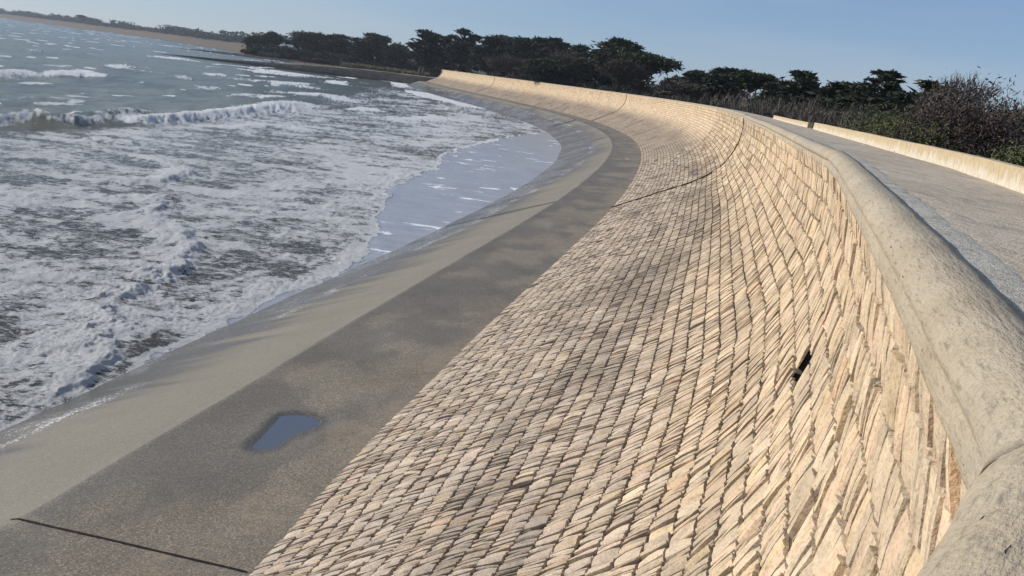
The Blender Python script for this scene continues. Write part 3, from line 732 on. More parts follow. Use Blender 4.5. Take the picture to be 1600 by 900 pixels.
# domain jitter so crests never line up with the grid
def polydist(X, Y, pts):
    """distance to polyline, signed (+ on the right of travel), parameter 0..1 along it"""
    pts = np.array(pts, float); n = len(pts) - 1
    if pts[0, 1] > pts[-1, 1]: pts = pts[::-1]
    best = np.full(X.shape, 1e9); sg = np.zeros(X.shape); tt = np.zeros(X.shape)
    for i in range(n):
        a, b = pts[i], pts[i + 1]; ab = b - a; L2 = ab @ ab
        t = ((X - a[0]) * ab[0] + (Y - a[1]) * ab[1]) / L2; tc = np.clip(t, 0, 1)
        dx = X - (a[0] + tc * ab[0]); dy = Y - (a[1] + tc * ab[1]); d = np.hypot(dx, dy)
        cr = ab[1] * (X - a[0]) - ab[0] * (Y - a[1])
        m = d < best; best = np.where(m, d, best); sg = np.where(m, np.sign(cr), sg); tt = np.where(m, (i + tc) / n, tt)
    return best * sg, tt
def w2(pl): return [tuple(on_z(a, b, 0.15)[:2]) for a, b in pl]
# shoreline (for damping) as distance seaward of the berm edge
shore_s = np.concatenate([np.arange(0.6, 120, 3.0), np.arange(120, SMAX, 12)])
E_ = berm_edge(shore_s)
dsh, _ = polydist(X, Y, np.vstack([[(-60, -60)], E_, [(-100, 497), (-170, 520)], [(-235, 740), (-480, 1190), (-960, 1850), (-1740, 2540), (-4500, 4300)]]))
dsea = -dsh                                            # positive out to sea
lod = lambda wl_: 1 - smooth(0.25, 0.55, (R_ * R_ / (12.2 * 1189.0) * 1.3) / wl_)     # fade waves the grid cannot carry
H = np.zeros_like(X)
rw = np.random.default_rng(5)
warpx = 9 * (fbm(X / 38, Y / 38, 3, 201) - 0.5); warpy = 9 * (fbm(X / 38, Y / 38, 3, 202) - 0.5)
calm = smooth(7, 45, dsea); offs_ = smooth(40, 110, dsea)
for wl_, amp, th in ((34, 0.22, -8), (23, 0.20, 6), (15, 0.15, -20), (11, 0.12, 14), (7.5, 0.10, -34), (5.2, 0.075, 28), (3.6, 0.05, -12), (2.4, 0.035, 40), (1.7, 0.022, -50)):
    k = 2 * math.pi / wl_; a = math.radians(th); ph = rw.random() * 6.28
    p = k * ((X + warpx) * math.cos(a) + (Y + warpy) * math.sin(a)) + ph
    g = fbm(X / (wl_ * 2.6), Y / (wl_ * 4), 2, int(210 + wl_)) * 1.7
    wsh = np.sin(p + 0.35 * np.sin(p)); sharp = (1 - np.abs(np.sin(p / 2))) ** 1.3 * 2 - 0.8
    H += amp * g * (0.5 * wsh + 0.5 * sharp) * np.clip(R_ * R_ / 14500 * 0 + lod(wl_) + 0.0, 0, 1) * (0.25 + 0.75 * offs_ if wl_ > 6 else 0.45 + 0.55 * offs_) * (0.12 + 0.88 * calm)
H *= 1 + 0.55 * offs_
swell = H.copy()
foam = np.zeros_like(X)
# streaky foam over the surf zone
mainp = w2([(-60, 200), (60, 196), (150, 194), (205, 188), (262, 184), (330, 178), (400, 170), (460, 161), (520, 146), (575, 135), (640, 131), (700, 135)])
dm, tm = polydist(X, Y, mainp)
inner = smooth(-6, 8, dm)
streak = fbm(X / 4.5, Y / 2.0, 5, 231, 0.68); fine = fbm(X / 0.55, Y / 0.8, 3, 232, 0.6)
patch = fbm(X / 16, Y / 24, 3, 233)
foam = np.maximum(foam, inner * (1 - 0.16 * smooth(80, 190, R_)) * (0.40 + 0.32 * smooth(0.36, 0.72, 0.50 * streak + 0.24 * fine + 0.34 * patch)))
# breakers: px polyline, height, front width, back width, foam width, foam strength
GRR = R_ * R_ / (12.2 * 1189.0) * 1.35
BR = [
    ([(188, 192), (215, 189), (262, 186), (330, 180), (400, 172), (450, 163), (486, 156)], 1.6, 1.2, 5.0, 3.2, 1.0),
    ([(60, 190), (120, 187), (190, 180), (230, 174)], 1.25, 1.3, 5.0, 0.7, 0.7),
    ([(-80, 195), (0, 186), (50, 183), (85, 184)], 1.35, 1.3, 5.0, 0.8, 0.8),
    ([(-90, 118), (0, 114), (50, 114)], 1.6, 1.6, 7.0, 1.2, 0.9),
    ([(70, 119), (100, 116), (140, 115), (168, 126)], 2.0, 1.6, 7.0, 1.8, 1.0),
    ([(165, 108), (190, 103), (215, 108)], 1.2, 1.8, 9.0, 2.0, 0.8),
    ([(470, 150), (500, 148), (530, 160)], 0.8, 1.2, 5.0, 2.5, 0.9),
    ([(350, 150), (400, 148), (440, 157)], 0.8, 1.2, 6.0, 1.2, 0.7),
    ([(390, 128), (420, 129), (428, 134)], 0.7, 1.3, 6.0, 1.5, 0.8),
    ([(445, 134), (465, 130), (482, 134)], 0.8, 1.3, 6.0, 2.0, 0.9),
    ([(360, 108), (400, 111), (450, 112)], 0.7, 2.0, 8.0, 4.0, 0.9),
    ([(320, 98), (360, 104), (420, 112)], 0.6, 2.0, 8.0, 3.0, 0.8),
    ([(500, 130), (530, 127), (560, 133)], 0.6, 1.3, 5.0, 2.0, 0.9),
    ([(560, 122), (600, 127), (620, 135)], 0.5, 1.3, 5.0, 2.0, 0.9),
    ([(300, 140), (330, 137), (362, 143)], 0.7, 1.3, 6.0, 1.0, 0.7),
    ([(255, 122), (290, 119), (315, 124)], 0.7, 1.3, 6.0, 0.9, 0.6),
    ([(0, 155), (30, 152), (60, 157)], 0.6, 1.2, 6.0, 0.5, 0.5),
    ([(540, 172), (575, 168), (600, 176)], 0.35, 0.8, 3.0, 1.4, 0.9),
    ([(30, 80), (60, 79), (85, 83)], 0.9, 2.0, 9.0, 1.0, 0.6),
    ([(225, 88), (260, 89), (300, 93)], 0.7, 2.0, 8.0, 1.4, 0.8),
    ([(120, 222), (170, 218), (215, 226)], 0.35, 0.8, 3.0, 2.0, 0.8),
    ([(190, 246), (235, 244), (272, 258), (262, 274), (200, 282), (176, 284)], 0.40, 0.9, 2.6, 1.8, 1.0),
    ([(190, 290), (228, 305), (236, 330), (262, 360), (284, 392), (276, 410), (236, 432), (205, 452)], 0.42, 0.9, 2.4, 2.0, 1.0),
    ([(210, 440), (200, 456), (165, 470), (128, 462)], 0.42, 0.8, 2.0, 1.6, 1.0),
    ([(700, 236), (684, 264), (640, 268), (610, 290), (600, 325)], 0.05, 0.8, 1.6, 1.8, 1.0),
    ([(788, 214), (745, 226), (700, 236)], 0.05, 0.8, 1.6, 1.8, 1.0),
    ([(600, 330), (585, 370), (545, 405), (470, 445), (400, 470), (330, 510), (280, 545)], 0.05, 0.8, 1.6, 1.8, 1.0),
    ([(690, 178), (640, 184), (608, 183), (625, 194)], 0.3, 0.4, 1.4, 1.0, 1.0),
    ([(628, 138), (655, 150), (700, 160), (755, 172)], 0.35, 0.35, 1.0, 0.8, 1.0),
    ([(430, 200), (455, 196), (480, 206)], 0.4, 0.6, 2.5, 1.0, 0.9),
    ([(190, 470), (150, 500), (200, 520), (260, 530)], 0.3, 0.4, 1.2, 1.6, 1.0),
    ([(90, 500), (150, 545), (120, 590), (60, 640)], 0.28, 0.4, 1.4, 2.0, 1.0),
]
ragB = fbm(X / 3.6, Y / 3.0, 4, 243, 0.62) - 0.5; ragC = fbm(X / 4.0, Y / 2.2, 4, 244, 0.6)
ragA = fbm(X / 1.5, Y / 1.9, 4, 241, 0.6) - 0.5
for i, (plp, A, wf, wb, fw, fs) in enumerate(BR):
    P = catmull(np.array(w2(plp)), 6)
    ex = 30.0
    msk = (X > P[:, 0].min() - ex) & (X < P[:, 0].max() + ex) & (Y > P[:, 1].min() - ex) & (Y < P[:, 1].max() + ex)
    x = X[msk]; y = Y[msk]
    d, t = polydist(x, y, P)
    d = d * (1 if A else 1)
    # right of travel is shoreward when the line is listed left to right / downwards on the right
    g_ = GRR[msk]; wf = np.maximum(wf, 1.3 * g_); wb = np.maximum(wb, 2.2 * g_)
    d = d + ragA[msk] * wf * 2.2 * np.clip(1.5 / (g_ + 0.6), 0, 1) + ragB[msk] * (2.6 if A < 0.7 else 1.6)
    fw = fw * (0.5 + 1.6 * ragC[msk])
    tap = np.clip(np.minimum(t, 1 - t) * 5, 0, 1); tap = tap * tap * (3 - 2 * tap)
    dist_end = np.where((t <= 0) | (t >= 1), 1, 0)
    along = 0.72 + 0.56 * (fbm(t * 6 + i * 7, t * 0 + i, 2, 251) - 0.2)
    prof_ = np.where(d > 0, np.exp(-(d / wf)**2), np.exp(-np.abs(d / wb)**1.3))
    H[msk] += A * 0.78 * prof_ * tap * along
    fz = np.where(d > 0, np.exp(-(d / (wf * 2.2))**2), np.exp(-(d / fw)**2)) * np.clip(tap * 1.6, 0, 1) * fs
    foam[msk] = np.maximum(foam[msk], fz * (0.72 + 0.9 * (fine[msk] - 0.4)))
# whitecaps
wc = smooth(0.53, 0.65, fbm(X / 5.5, Y / 15, 3, 261, 0.6)) * smooth(0.10, 0.4, swell / np.maximum(0.25, 0.55 * offs_)) * (1 - inner)
wcfar = smooth(0.66, 0.74, fbm(X / 11, Y / 60, 3, 262, 0.6)) * smooth(250, 500, R_)
foam = np.maximum(foam, np.maximum(wc * 0.9, wcfar * 0.8))
# thin smooth film in front of the foam edge
frontp = w2([(860, 205), (800, 212), (745, 226), (700, 238), (684, 262), (640, 274), (610, 290), (600, 325), (585, 370), (545, 408), (470, 450), (400, 474), (330, 514), (250, 565), (160, 610), (60, 665), (-40, 720)])
df, tf = polydist(X, Y, frontp)
df = df + 3.4 * (fbm(X / 2.2, Y / 3.4, 5, 271, 0.6) - 0.5)
film = smooth(-0.2, 0.25, -df if False else -(-df)) 
film = smooth(-0.15, 0.3, df)
lace = smooth(0.52, 0.74, fbm(X / 5.0, Y / 1.3, 5, 272, 0.66))
foam = foam * (1 - film) + film * lace * 0.62
rim = np.exp(-(df / 0.9)**2) * (df < 0) + np.exp(-(df / 0.18)**2) * (df >= 0); foam = np.maximum(foam, (0.55 + 0.35 * fine) * rim)
# swash rim at the edge of the water on the apron
base_lim = 8.9
# lumps of foam, real relief
bw = 1 - np.abs(2 * fbm(X / 0.42, Y / 0.5, 3, 281, 0.6) - 1); bw2 = 1 - np.abs(2 * fbm(X / 1.1, Y / 1.3, 3, 282, 0.55) - 1)
mess = np.clip(foam, 0, 1); bw3 = 1 - np.abs(2 * fbm(X / 2.8, Y / 2.2, 3, 283, 0.6) - 1); mess3 = smooth(0.6, 1.0, foam)
film_s = smooth(-1.6, 0.9, df)
H += mess * (1 - film_s) * (0.20 * (bw - 0.75) * lod(0.6) + 0.30 * (bw2 - 0.75) * lod(1.4)) * (0.6 + 0.5 * smooth(0.40, 0.55, patch)) + mess3 * 0.7 * (bw3 - 0.75) * smooth(50, 90, R_) * lod(4)
ch = fbm(X / 2.2, Y / 0.9, 3, 291, 0.6) - 0.5
H += inner * (1 - film_s) * 0.22 * ch * lod(1.2)
nearz = smooth(34, 22, R_)
H += (1 - film_s) * 0.08 * smooth(26, 10, dsea) 
H = H * 1.0 - 0.02
H += film_s * (0.04 + 0.26 * (fbm(X / 7, Y / 14, 3, 290) - 0.5))
# the sheet climbs the apron a little near the camera
H += 0.32 * smooth(46, 24, R_) * smooth(18, 8, dsea)
V = np.stack([X, Y, H], -1)
SEA = Mat('surf_water', 0.12, 0.5); SEA.b.inputs['IOR'].default_value = 1.33
fa_ = SEA.attr('foam'); fl = SEA.attr('film')
v = SEA.coord('Object', (0.42, 1.15, 1), (0, 0, math.radians(-12)))
fn = SEA.noise(2.6, 9, 0.82, v, 0.7); fn2 = SEA.noise(11, 6, 0.8, v, 0.5)
thr = SEA.math('SUBTRACT', 1.0, fa_)
mixn = SEA.math('ADD', SEA.math('MULTIPLY', fn, 0.6), SEA.math('MULTIPLY', fn2, 0.4))
mask = SEA.rmap(mixn, SEA.math('MULTIPLY_ADD', thr, 0.50, 0.22), SEA.math('MULTIPLY_ADD', thr, 0.50, 0.275))
dist = SEA.n('ShaderNodeCameraData') if False else None
deep = SEA.mix(SEA.rmap(SEA.noise(0.02, 4), 0.35, 0.65), (0.080, 0.092, 0.060), (0.135, 0.140, 0.090))
turb = SEA.mix(SEA.rmap(SEA.noise(0.25, 5), 0.35, 0.65), (0.085, 0.078, 0.06), (0.14, 0.128, 0.10))
inn = SEA.attr('inner')
wc_ = SEA.mix(inn, deep, turb)
wc_ = SEA.mix(fl, wc_, SEA.mix(SEA.noise(0.6, 5, 0.6, v), (0.26, 0.26, 0.26), (0.50, 0.505, 0.52)))  # pale film tone: thin foam plus sky reflection put into the colour
fcol = SEA.mix(SEA.rmap(fn2, 0.35, 0.65), (0.72, 0.72, 0.70), (0.96, 0.96, 0.94))
SEA.color(SEA.mix(mask, wc_, fcol))
SEA.rough(SEA.rmap(mask, 0, 1, SEA.rmap(fl, 0, 1, 0.14, 0.22) , 0.75))
rip = SEA.math('ADD', SEA.math('SUBTRACT', SEA.noise(1.6, 7, 0.72, SEA.coord('Object', (1, 0.8, 1))), 0.5), SEA.math('MULTIPLY', SEA.math('SUBTRACT', SEA.noise(0.22, 5, 0.6, SEA.coord('Object', (1, 0.4, 1))), 0.5), SEA.rmap(inn, 0, 1, 12.0, 3.0)))
SEA.bump(SEA.math('ADD', SEA.math('MULTIPLY', rip, SEA.rmap(fl, 0, 1, 1.0, 0.12)), SEA.math('MULTIPLY', SEA.math('ADD', SEA.math('MULTIPLY', mask, SEA.math('SUBTRACT', fn2, 0.4)), SEA.math('MULTIPLY', SEA.math('SUBTRACT', fn, 0.5), 1.6)), SEA.rmap(fl, 0, 1, 1.2, 0.05))), 0.30, 0.9)
tag(mesh_np('sea', V.reshape(-1, 3), grid_faces(NR, NA), SEA.m, attrs={'foam': foam.ravel(), 'film': film.ravel(), 'inner': inner.ravel()}, shade=True),
    'grey green sea with breakers and churned white foam against the apron', 'sea', kind='structure')
print('sea', V.shape)

# ------------------------------------------------------------------ vegetation
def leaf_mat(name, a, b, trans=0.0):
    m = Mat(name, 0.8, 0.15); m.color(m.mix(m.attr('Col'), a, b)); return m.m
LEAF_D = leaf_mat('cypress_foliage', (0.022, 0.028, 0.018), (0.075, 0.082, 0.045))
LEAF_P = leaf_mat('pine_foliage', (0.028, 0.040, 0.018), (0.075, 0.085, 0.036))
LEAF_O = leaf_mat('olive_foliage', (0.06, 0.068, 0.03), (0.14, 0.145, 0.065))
TWIG = leaf_mat('brown_twigs', (0.032, 0.024, 0.022), (0.095, 0.066, 0.054))
TWIG_G = leaf_mat('grey_twigs', (0.050, 0.041, 0.037), (0.15, 0.125, 0.105))
GRASS = leaf_mat('dry_grass', (0.16, 0.14, 0.07), (0.30, 0.26, 0.14))
_b = Mat('bark', 0.95, 0.1); _b.color(_b.mix(_b.noise(2.0, 5), (0.06, 0.048, 0.038), (0.16, 0.135, 0.11))); BARK = _b.m

def rand_dirs(n, r):
    v = r.standard_normal((n, 3)); return v / np.linalg.norm(v, axis=1)[:, None]
def tufts(C, size, r, elong=1.8, outward=None):
    """one small pointed quad per centre"""
    n = len(C); a = rand_dirs(n, r)
    if outward is not None: a = a * 0.7 + outward; a /= np.linalg.norm(a, axis=1)[:, None]
    b = np.cross(a, rand_dirs(n, r)); b /= np.linalg.norm(b, axis=1)[:, None] + 1e-9
    s = (size * (0.6 + 0.8 * r.random(n)))[:, None]
    V = np.stack([C - a * s * elong * 0.5, C + b * s * 0.42, C + a * s * elong * 0.7, C - b * s * 0.42], 1).reshape(-1, 3)
    return V, (np.arange(n * 4).reshape(-1, 4))
def tube(p0, p1, r0, r1, sides=5):
    p0 = np.array(p0, float); p1 = np.array(p1, float); d = p1 - p0; L = np.linalg.norm(d); d = d / (L + 1e-9)
    x = np.cross(d, (0.3, 0.2, 0.93)); x /= np.linalg.norm(x) + 1e-9; y = np.cross(d, x)
    a = np.linspace(0, 2 * math.pi, sides + 1)[:-1]; c = np.cos(a)[:, None] * x + np.sin(a)[:, None] * y
    V = np.vstack([p0 + c * r0, p1 + c * r1]); i = np.arange(sides); j = (i + 1) % sides
    return V, np.stack([i, j, j + sides, i + sides], 1)
class Geo:
    def __init__(s): s.V = []; s.F = []; s.A = []; s.n = 0
    def add(s, V, F_, a=0.5):
        s.V.append(V); s.F.append(F_ + s.n); s.A.append(np.broadcast_to(np.asarray(a, float), (len(V),)) if np.ndim(a) < 2 else a); s.n += len(V)
    def build(s, name, mat, parent=None, shade=False):
        A = np.concatenate(s.A)
        return mesh_np(name, np.vstack(s.V), np.vstack(s.F), mat, parent, cols=np.repeat(A[:, None], 3, 1), shade=shade)
def branchy(g, p, d, L, r0, depth, r, spread=0.55, droop=0.0, minr=0.012, tips=None):
    n = 3; q = np.array(p, float); dd = np.array(d, float); rr = r0
    for i in range(n):
        dd = dd + r.standard_normal(3) * 0.13; dd[2] += 0.03 - droop; dd /= np.linalg.norm(dd)
        q2 = q + dd * L / n; r2 = max(rr * 0.88, minr); g.add(*tube(q, q2, rr, r2, 3 if r0 < 0.06 else 5)); q = q2; rr = r2
        if depth > 0 and (i > 0 or r.random() < 0.5):
            e = rand_dirs(1, r)[0]; e = e - (e @ dd) * dd; e /= np.linalg.norm(e)
            branchy(g, q, dd * (1 - spread) + e * spread + np.array([0, 0, 0.12]), L * (0.62 + 0.2 * r.random()), rr * 0.68, depth - 1, r, spread, droop, minr, tips)
    if depth > 0:
        for k in range(2):
            e = rand_dirs(1, r)[0]; branchy(g, q, dd * (1 - spread) + e * spread * 0.8, L * 0.66, rr * 0.7, depth - 1, r, spread, droop, minr, tips)
    elif tips is not None: tips.append(q)

def make_tree(kind, base, top_z, width, seed, label, cat='tree', group=None, lean=0.0):
    Y_w = base[1]
    r = np.random.default_rng(seed); H_ = top_z - base[2]; W = width / 2
    root = empty({'cypress': 'cypress_tree', 'umbrella': 'umbrella_pine', 'round': 'round_tree', 'bare': 'bare_tree', 'conifer': 'conifer_tree'}[kind], base)
    tag(root, label, cat, group)
    t = Geo(); c = Geo(); mat = LEAF_D
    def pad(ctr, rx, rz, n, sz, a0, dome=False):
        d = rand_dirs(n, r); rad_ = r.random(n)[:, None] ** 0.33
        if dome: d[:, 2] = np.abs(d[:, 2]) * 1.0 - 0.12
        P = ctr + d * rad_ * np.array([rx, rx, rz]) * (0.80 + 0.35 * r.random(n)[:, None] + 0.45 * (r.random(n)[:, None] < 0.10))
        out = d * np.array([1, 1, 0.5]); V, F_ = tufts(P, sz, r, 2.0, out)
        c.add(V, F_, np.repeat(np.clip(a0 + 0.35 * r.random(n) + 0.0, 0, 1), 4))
    if kind == 'bare':
        tips = []
        g = t
        for k in range(4 if W > 2 else 2):
            d0 = np.array([r.uniform(-.35, .35), r.uniform(-.3, .3), 1.0]); d0 /= np.linalg.norm(d0)
            branchy(g, np.array([r.uniform(-.3, .3), r.uniform(-.3, .3), 0]), d0, H_ * 0.42, 0.075 * H_ / 3, 3 if Y_w < 120 else 4, r, 0.40, 0, 0.012 + Y_w * 0.00042, tips)
        V = np.vstack(g.V); s_ = H_ / V[:, 2].max(); wx = np.percentile(np.abs(V[:, 0]), 98); V[:, 2] *= s_; V[:, :2] *= W / wx
        g.V = [V]; g.F = [np.vstack(g.F)]; g.A = [np.full(len(V), 0.5)]
        tt = np.array(tips); tt[:, 2] *= s_; tt[:, :2] *= W / wx
        nq = 2; C = np.repeat(tt, nq, 0) + r.standard_normal((len(tt) * nq, 3)) * 0.04 * H_ / 8
        up_ = np.repeat(tt, nq, 0); up_ = up_ / (np.linalg.norm(up_, axis=1)[:, None] + 1e-6) + r.standard_normal(C.shape) * 0.45
        L_ = (0.03 * H_) * (0.5 + r.random(len(C)))[:, None]; wdt = (0.006 + 0.0003 * Y_w); sd = rand_dirs(len(C), r) * wdt
        V = np.stack([C - sd, C + sd, C + up_ * L_ * 1.6 + sd * .3, C + up_ * L_ * 1.6 - sd * .3], 1).reshape(-1, 3); F_ = np.arange(len(V)).reshape(-1, 4)
        g.add(V, F_, np.repeat(r.random(len(C)), 4)); g.build('branches', BARK, root)
        # thin twigs: narrow quads
        return root
    tz = {'cypress': 0.62, 'umbrella': 0.66, 'round': 0.5, 'conifer': 0.9}[kind] * H_
    lx = lean * W
    nt = 2 if kind in ('cypress', 'umbrella') and W > 4 else 1
    for k in range(nt):
        b0 = np.array([r.uniform(-.25, .25) * W * (nt > 1), r.uniform(-1, 1) * .3, 0]); q = b0.copy(); R0 = 0.035 * H_ * (0.8 if nt > 1 else 1)
        for i in range(5):
            q2 = b0 + np.array([lx * (i + 1) / 5 + r.uniform(-.05, .05) * W, r.uniform(-.05, .05) * W, tz * (i + 1) / 5])
            t.add(*tube(q, q2, R0 * (1 - i * 0.15), R0 * (1 - (i + 1) * 0.15), 7)); q = q2
    sz = 0.020 * H_ + 0.16
    if kind == 'cypress':
        mat = LEAF_D; npad = int(13 + W * 1.6)
        for i in range(npad):
            f = (i + 0.5) / npad; z = H_ * (0.22 + 0.74 * f)
            wz = W * (0.85 + 0.3 * math.sin(math.pi * f)) * (1 - 0.5 * max(0, f - 0.7) / 0.3)
            a = r.uniform(0, 6.28); rr = wz * (r.random() ** 0.5) * 0.72
            ctr = np.array([math.cos(a) * rr + lx * f, math.sin(a) * rr * 0.8, z + rr * 0.05])
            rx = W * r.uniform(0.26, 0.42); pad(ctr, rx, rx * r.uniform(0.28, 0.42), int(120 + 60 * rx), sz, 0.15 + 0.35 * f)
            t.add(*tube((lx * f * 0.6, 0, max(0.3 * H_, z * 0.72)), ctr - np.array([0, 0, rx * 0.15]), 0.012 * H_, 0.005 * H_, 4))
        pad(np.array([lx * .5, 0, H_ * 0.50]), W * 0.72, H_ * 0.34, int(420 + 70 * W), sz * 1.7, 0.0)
    elif kind == 'umbrella':
        mat = LEAF_P
        for i in range(int(16 + W * 2)):
            a = r.uniform(0, 6.28); rr = W * (r.random() ** 0.5) * 0.82; dome = math.sqrt(max(0, 1 - (rr / W)**2))
            ctr = np.array([math.cos(a) * rr + lx, math.sin(a) * rr, H_ * (0.66 + 0.27 * dome)])
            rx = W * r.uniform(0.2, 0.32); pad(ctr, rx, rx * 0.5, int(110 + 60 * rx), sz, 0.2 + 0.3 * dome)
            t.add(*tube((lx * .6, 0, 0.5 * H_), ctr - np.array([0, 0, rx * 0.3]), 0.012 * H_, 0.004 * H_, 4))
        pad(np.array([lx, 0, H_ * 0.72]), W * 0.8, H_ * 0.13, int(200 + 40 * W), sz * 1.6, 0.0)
    elif kind == 'round':
        mat = LEAF_D
        for i in range(int(16 + W * 2)):
            d = rand_dirs(1, r)[0]; d[2] = abs(d[2]) if r.random() < .8 else d[2]
            ctr = np.array([d[0] * W * .68 + lx, d[1] * W * .68, H_ * (0.52 + 0.36 * d[2])]); rx = W * r.uniform(0.25, 0.4)
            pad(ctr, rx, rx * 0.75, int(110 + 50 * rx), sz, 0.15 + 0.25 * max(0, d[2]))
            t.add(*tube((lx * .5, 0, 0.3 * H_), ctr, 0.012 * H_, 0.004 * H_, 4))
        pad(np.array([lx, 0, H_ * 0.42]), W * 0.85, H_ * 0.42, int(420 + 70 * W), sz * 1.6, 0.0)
    elif kind == 'conifer':
        mat = LEAF_D
        for i in range(24):
            f = (i + 0.5) / 24; z = H_ * (0.34 + 0.64 * f); ext = W * (1 - 0.72 * f ** 1.5) * r.uniform(0.45, 1.0)
            a = i * 2.4 + r.uniform(-.4, .4); tip = np.array([math.cos(a) * ext + lx * f, math.sin(a) * ext, z + ext * 0.30])
            t.add(*tube((lx * f, 0, z - 0.03 * H_), tip, 0.010 * H_, 0.004 * H_, 4))
            for k in (0.55, 0.95):
                ctr = np.array([lx * f, 0, z]) * (1 - k) + tip * k; rx = W * r.uniform(0.14, 0.24) * (1.1 - 0.3 * f)
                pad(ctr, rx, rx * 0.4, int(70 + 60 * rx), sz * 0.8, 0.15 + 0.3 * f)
    Vc = np.vstack(c.V); cx = lx * 0.6
    hw = np.percentile(np.abs(Vc[:, 0] - cx), 93); kx = W / hw; ztop = np.percentile(Vc[:, 2], 99.7); kz = H_ / ztop
    for g in (t, c):
        Vg = np.vstack(g.V); Vg = Vg * np.array([kx, kx, kz]); g.V = [Vg]; g.F = [np.vstack(g.F)]; g.A = [np.concatenate(g.A)]
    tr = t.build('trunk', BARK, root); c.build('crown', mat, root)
    return root

def gz(px, Y):                              # ground height of the land behind the wall
    return ZC - 1.8 if Y < 380 else ZC - 1.8 - 4.2 * min(1.0, (Y - 380) / 120.0)
def tree(kind, px0, px1, ptop, Y, seed, label, lean=0.0, cat='tree', group=None, minh=1.5):
    pm = 0.5 * (px0 + px1)
    T = at_y(pm, ptop, Y); w_ = abs(at_y(px1, ptop, Y)[0] - at_y(px0, ptop, Y)[0]); zb = gz(pm, Y) - 0.3
    H_ = T[2] - zb
    T0 = T[0]
    return make_tree(kind, (T0, Y, zb), T[2], w_, seed, label, cat, group, lean)
TREES = [
    ('round', 386, 412, 56, 640, 'small dark rounded tree at the far left end of the wooded point'),
    ('round', 414, 447, 51, 650, 'tall dark rounded tree standing left of the pale roof'),
    ('cypress', 452, 510, 50, 640, 'broad dark cypress with spiky top just right of the pale roof'),
    ('cypress', 505, 552, 54, 620, 'dark cypress second to the right from the pale roof on the point'),
    ('cypress', 556, 608, 53, 600, 'dark spiky cypress with pointed top above the white sign disc'),
    ('round', 604, 645, 69, 580, 'low rounded tree filling the dip between two groups of cypresses'),
    ('cypress', 646, 688, 48, 480, 'flat topped cypress with ragged left edge behind the far end of the wall'),
    ('cypress', 684, 716, 54, 500, 'small flat cypress between two taller flat topped ones at the wall end'),
    ('cypress', 708, 748, 46, 470, 'tallest flat topped cypress at the far end of the wall with layered crown'),
    ('cypress', 742, 815, 56, 430, 'very broad dark cypress mass with level top, left half of the long grove'),
    ('cypress', 795, 862, 58, 410, 'broad dark cypress with level top, right half of the long grove'),
    ('cypress', 850, 890, 60, 390, 'narrow cypress with brownish tip at the right end of the long grove'),
    ('cypress', 878, 928, 70, 350, 'lower dark cypress in the hollow left of the big wind shaped cypress'),
    ('cypress', 918, 1000, 60, 300, 'big wind shaped cypress with projecting right shoulder above the bend'),
    ('umbrella', 968, 1054, 84, 250, 'umbrella pine with smooth domed crown sloping down to the right above the bend'),
    ('cypress', 820, 884, 92, 300, 'dark green low cypress in front of the grove close to the wall'),
    ('umbrella', 1072, 1108, 110, 240, 'tiny flat crowned pine standing alone in the gap right of the domed pine'),
    ('round', 1040, 1085, 120, 215, 'dark rounded thicket tree beneath the tiny flat crowned pine'),
    ('cypress', 1112, 1162, 106, 185, 'ragged cypress leaning against the twin trunked umbrella pine'),
    ('umbrella', 1150, 1208, 111, 175, 'umbrella pine with open trunks and sky showing through beneath its crown'),
    ('round', 1198, 1240, 127, 160, 'dense dark tree just right of the open trunked umbrella pine'),
    ('cypress', 1228, 1294, 112, 150, 'tall ragged cypress with a spiky bare tip right of the open trunked pine'),
    ('round', 1286, 1338, 134, 140, 'low domed dark tree in the dip between two ragged cypresses'),
    ('cypress', 1330, 1378, 131, 125, 'bushy cypress at the left foot of the tall layered conifer'),
    ('conifer', 1358, 1420, 111, 120, 'tall layered conifer with an open wind torn top'),
    ('cypress', 1418, 1492, 127, 105, 'flat topped cypress mixed with bare stems left of the big bare tree'),
    ('round', 1075, 1130, 133, 205, 'low dark rounded tree below and right of the tiny flat crowned pine'),
    ('round', 1290, 1350, 150, 125, 'dark low tree beneath the domed tree between the two ragged cypresses'),
    ('cypress', 1375, 1440, 150, 112, 'low dark cypress spreading right from the foot of the tall layered conifer'),
    ('cypress', 1290, 1345, 128, 135, 'ragged dark cypress behind the low domed tree'),
    ('round', 1530, 1610, 180, 84, 'dark bush filling the gap right of the fanned bare tree'),
    ('bare', 1475, 1568, 116, 85, 'large leafless tree with fanned grey branches at the right of the wood'),
    ('bare', 1555, 1640, 158, 70, 'leafless grey shrub like tree at the right edge of the view'),
    ('round', 1476, 1545, 172, 92, 'dense dark bush under the fanned bare tree'),
    ('bare', 1425, 1480, 142, 90, 'leafless tree tangled before the flat topped cypress'),
    ('bare', 1258, 1330, 150, 130, 'pale leafless tree in front of the low domed tree'),
    ('bare', 925, 1010, 92, 245, 'leafless grey tree in front of the big wind shaped cypress'),
    ('bare', 770, 840, 88, 360, 'leafless grey tree in front of the long grove'),
    ('bare', 850, 925, 78, 310, 'leafless tree between the dark low cypress and the bend'),
    ('bare', 1040, 1120, 125, 190, 'leafless tree below the tiny flat crowned pine'),
]
for i, (k, a, b, tp, Y, lab) in enumerate(TREES):
    tree(k, a, b, tp, Y, 300 + i, lab, lean=0.18 if k == 'cypress' else 0.0, group='trees of the wood behind the sea wall')

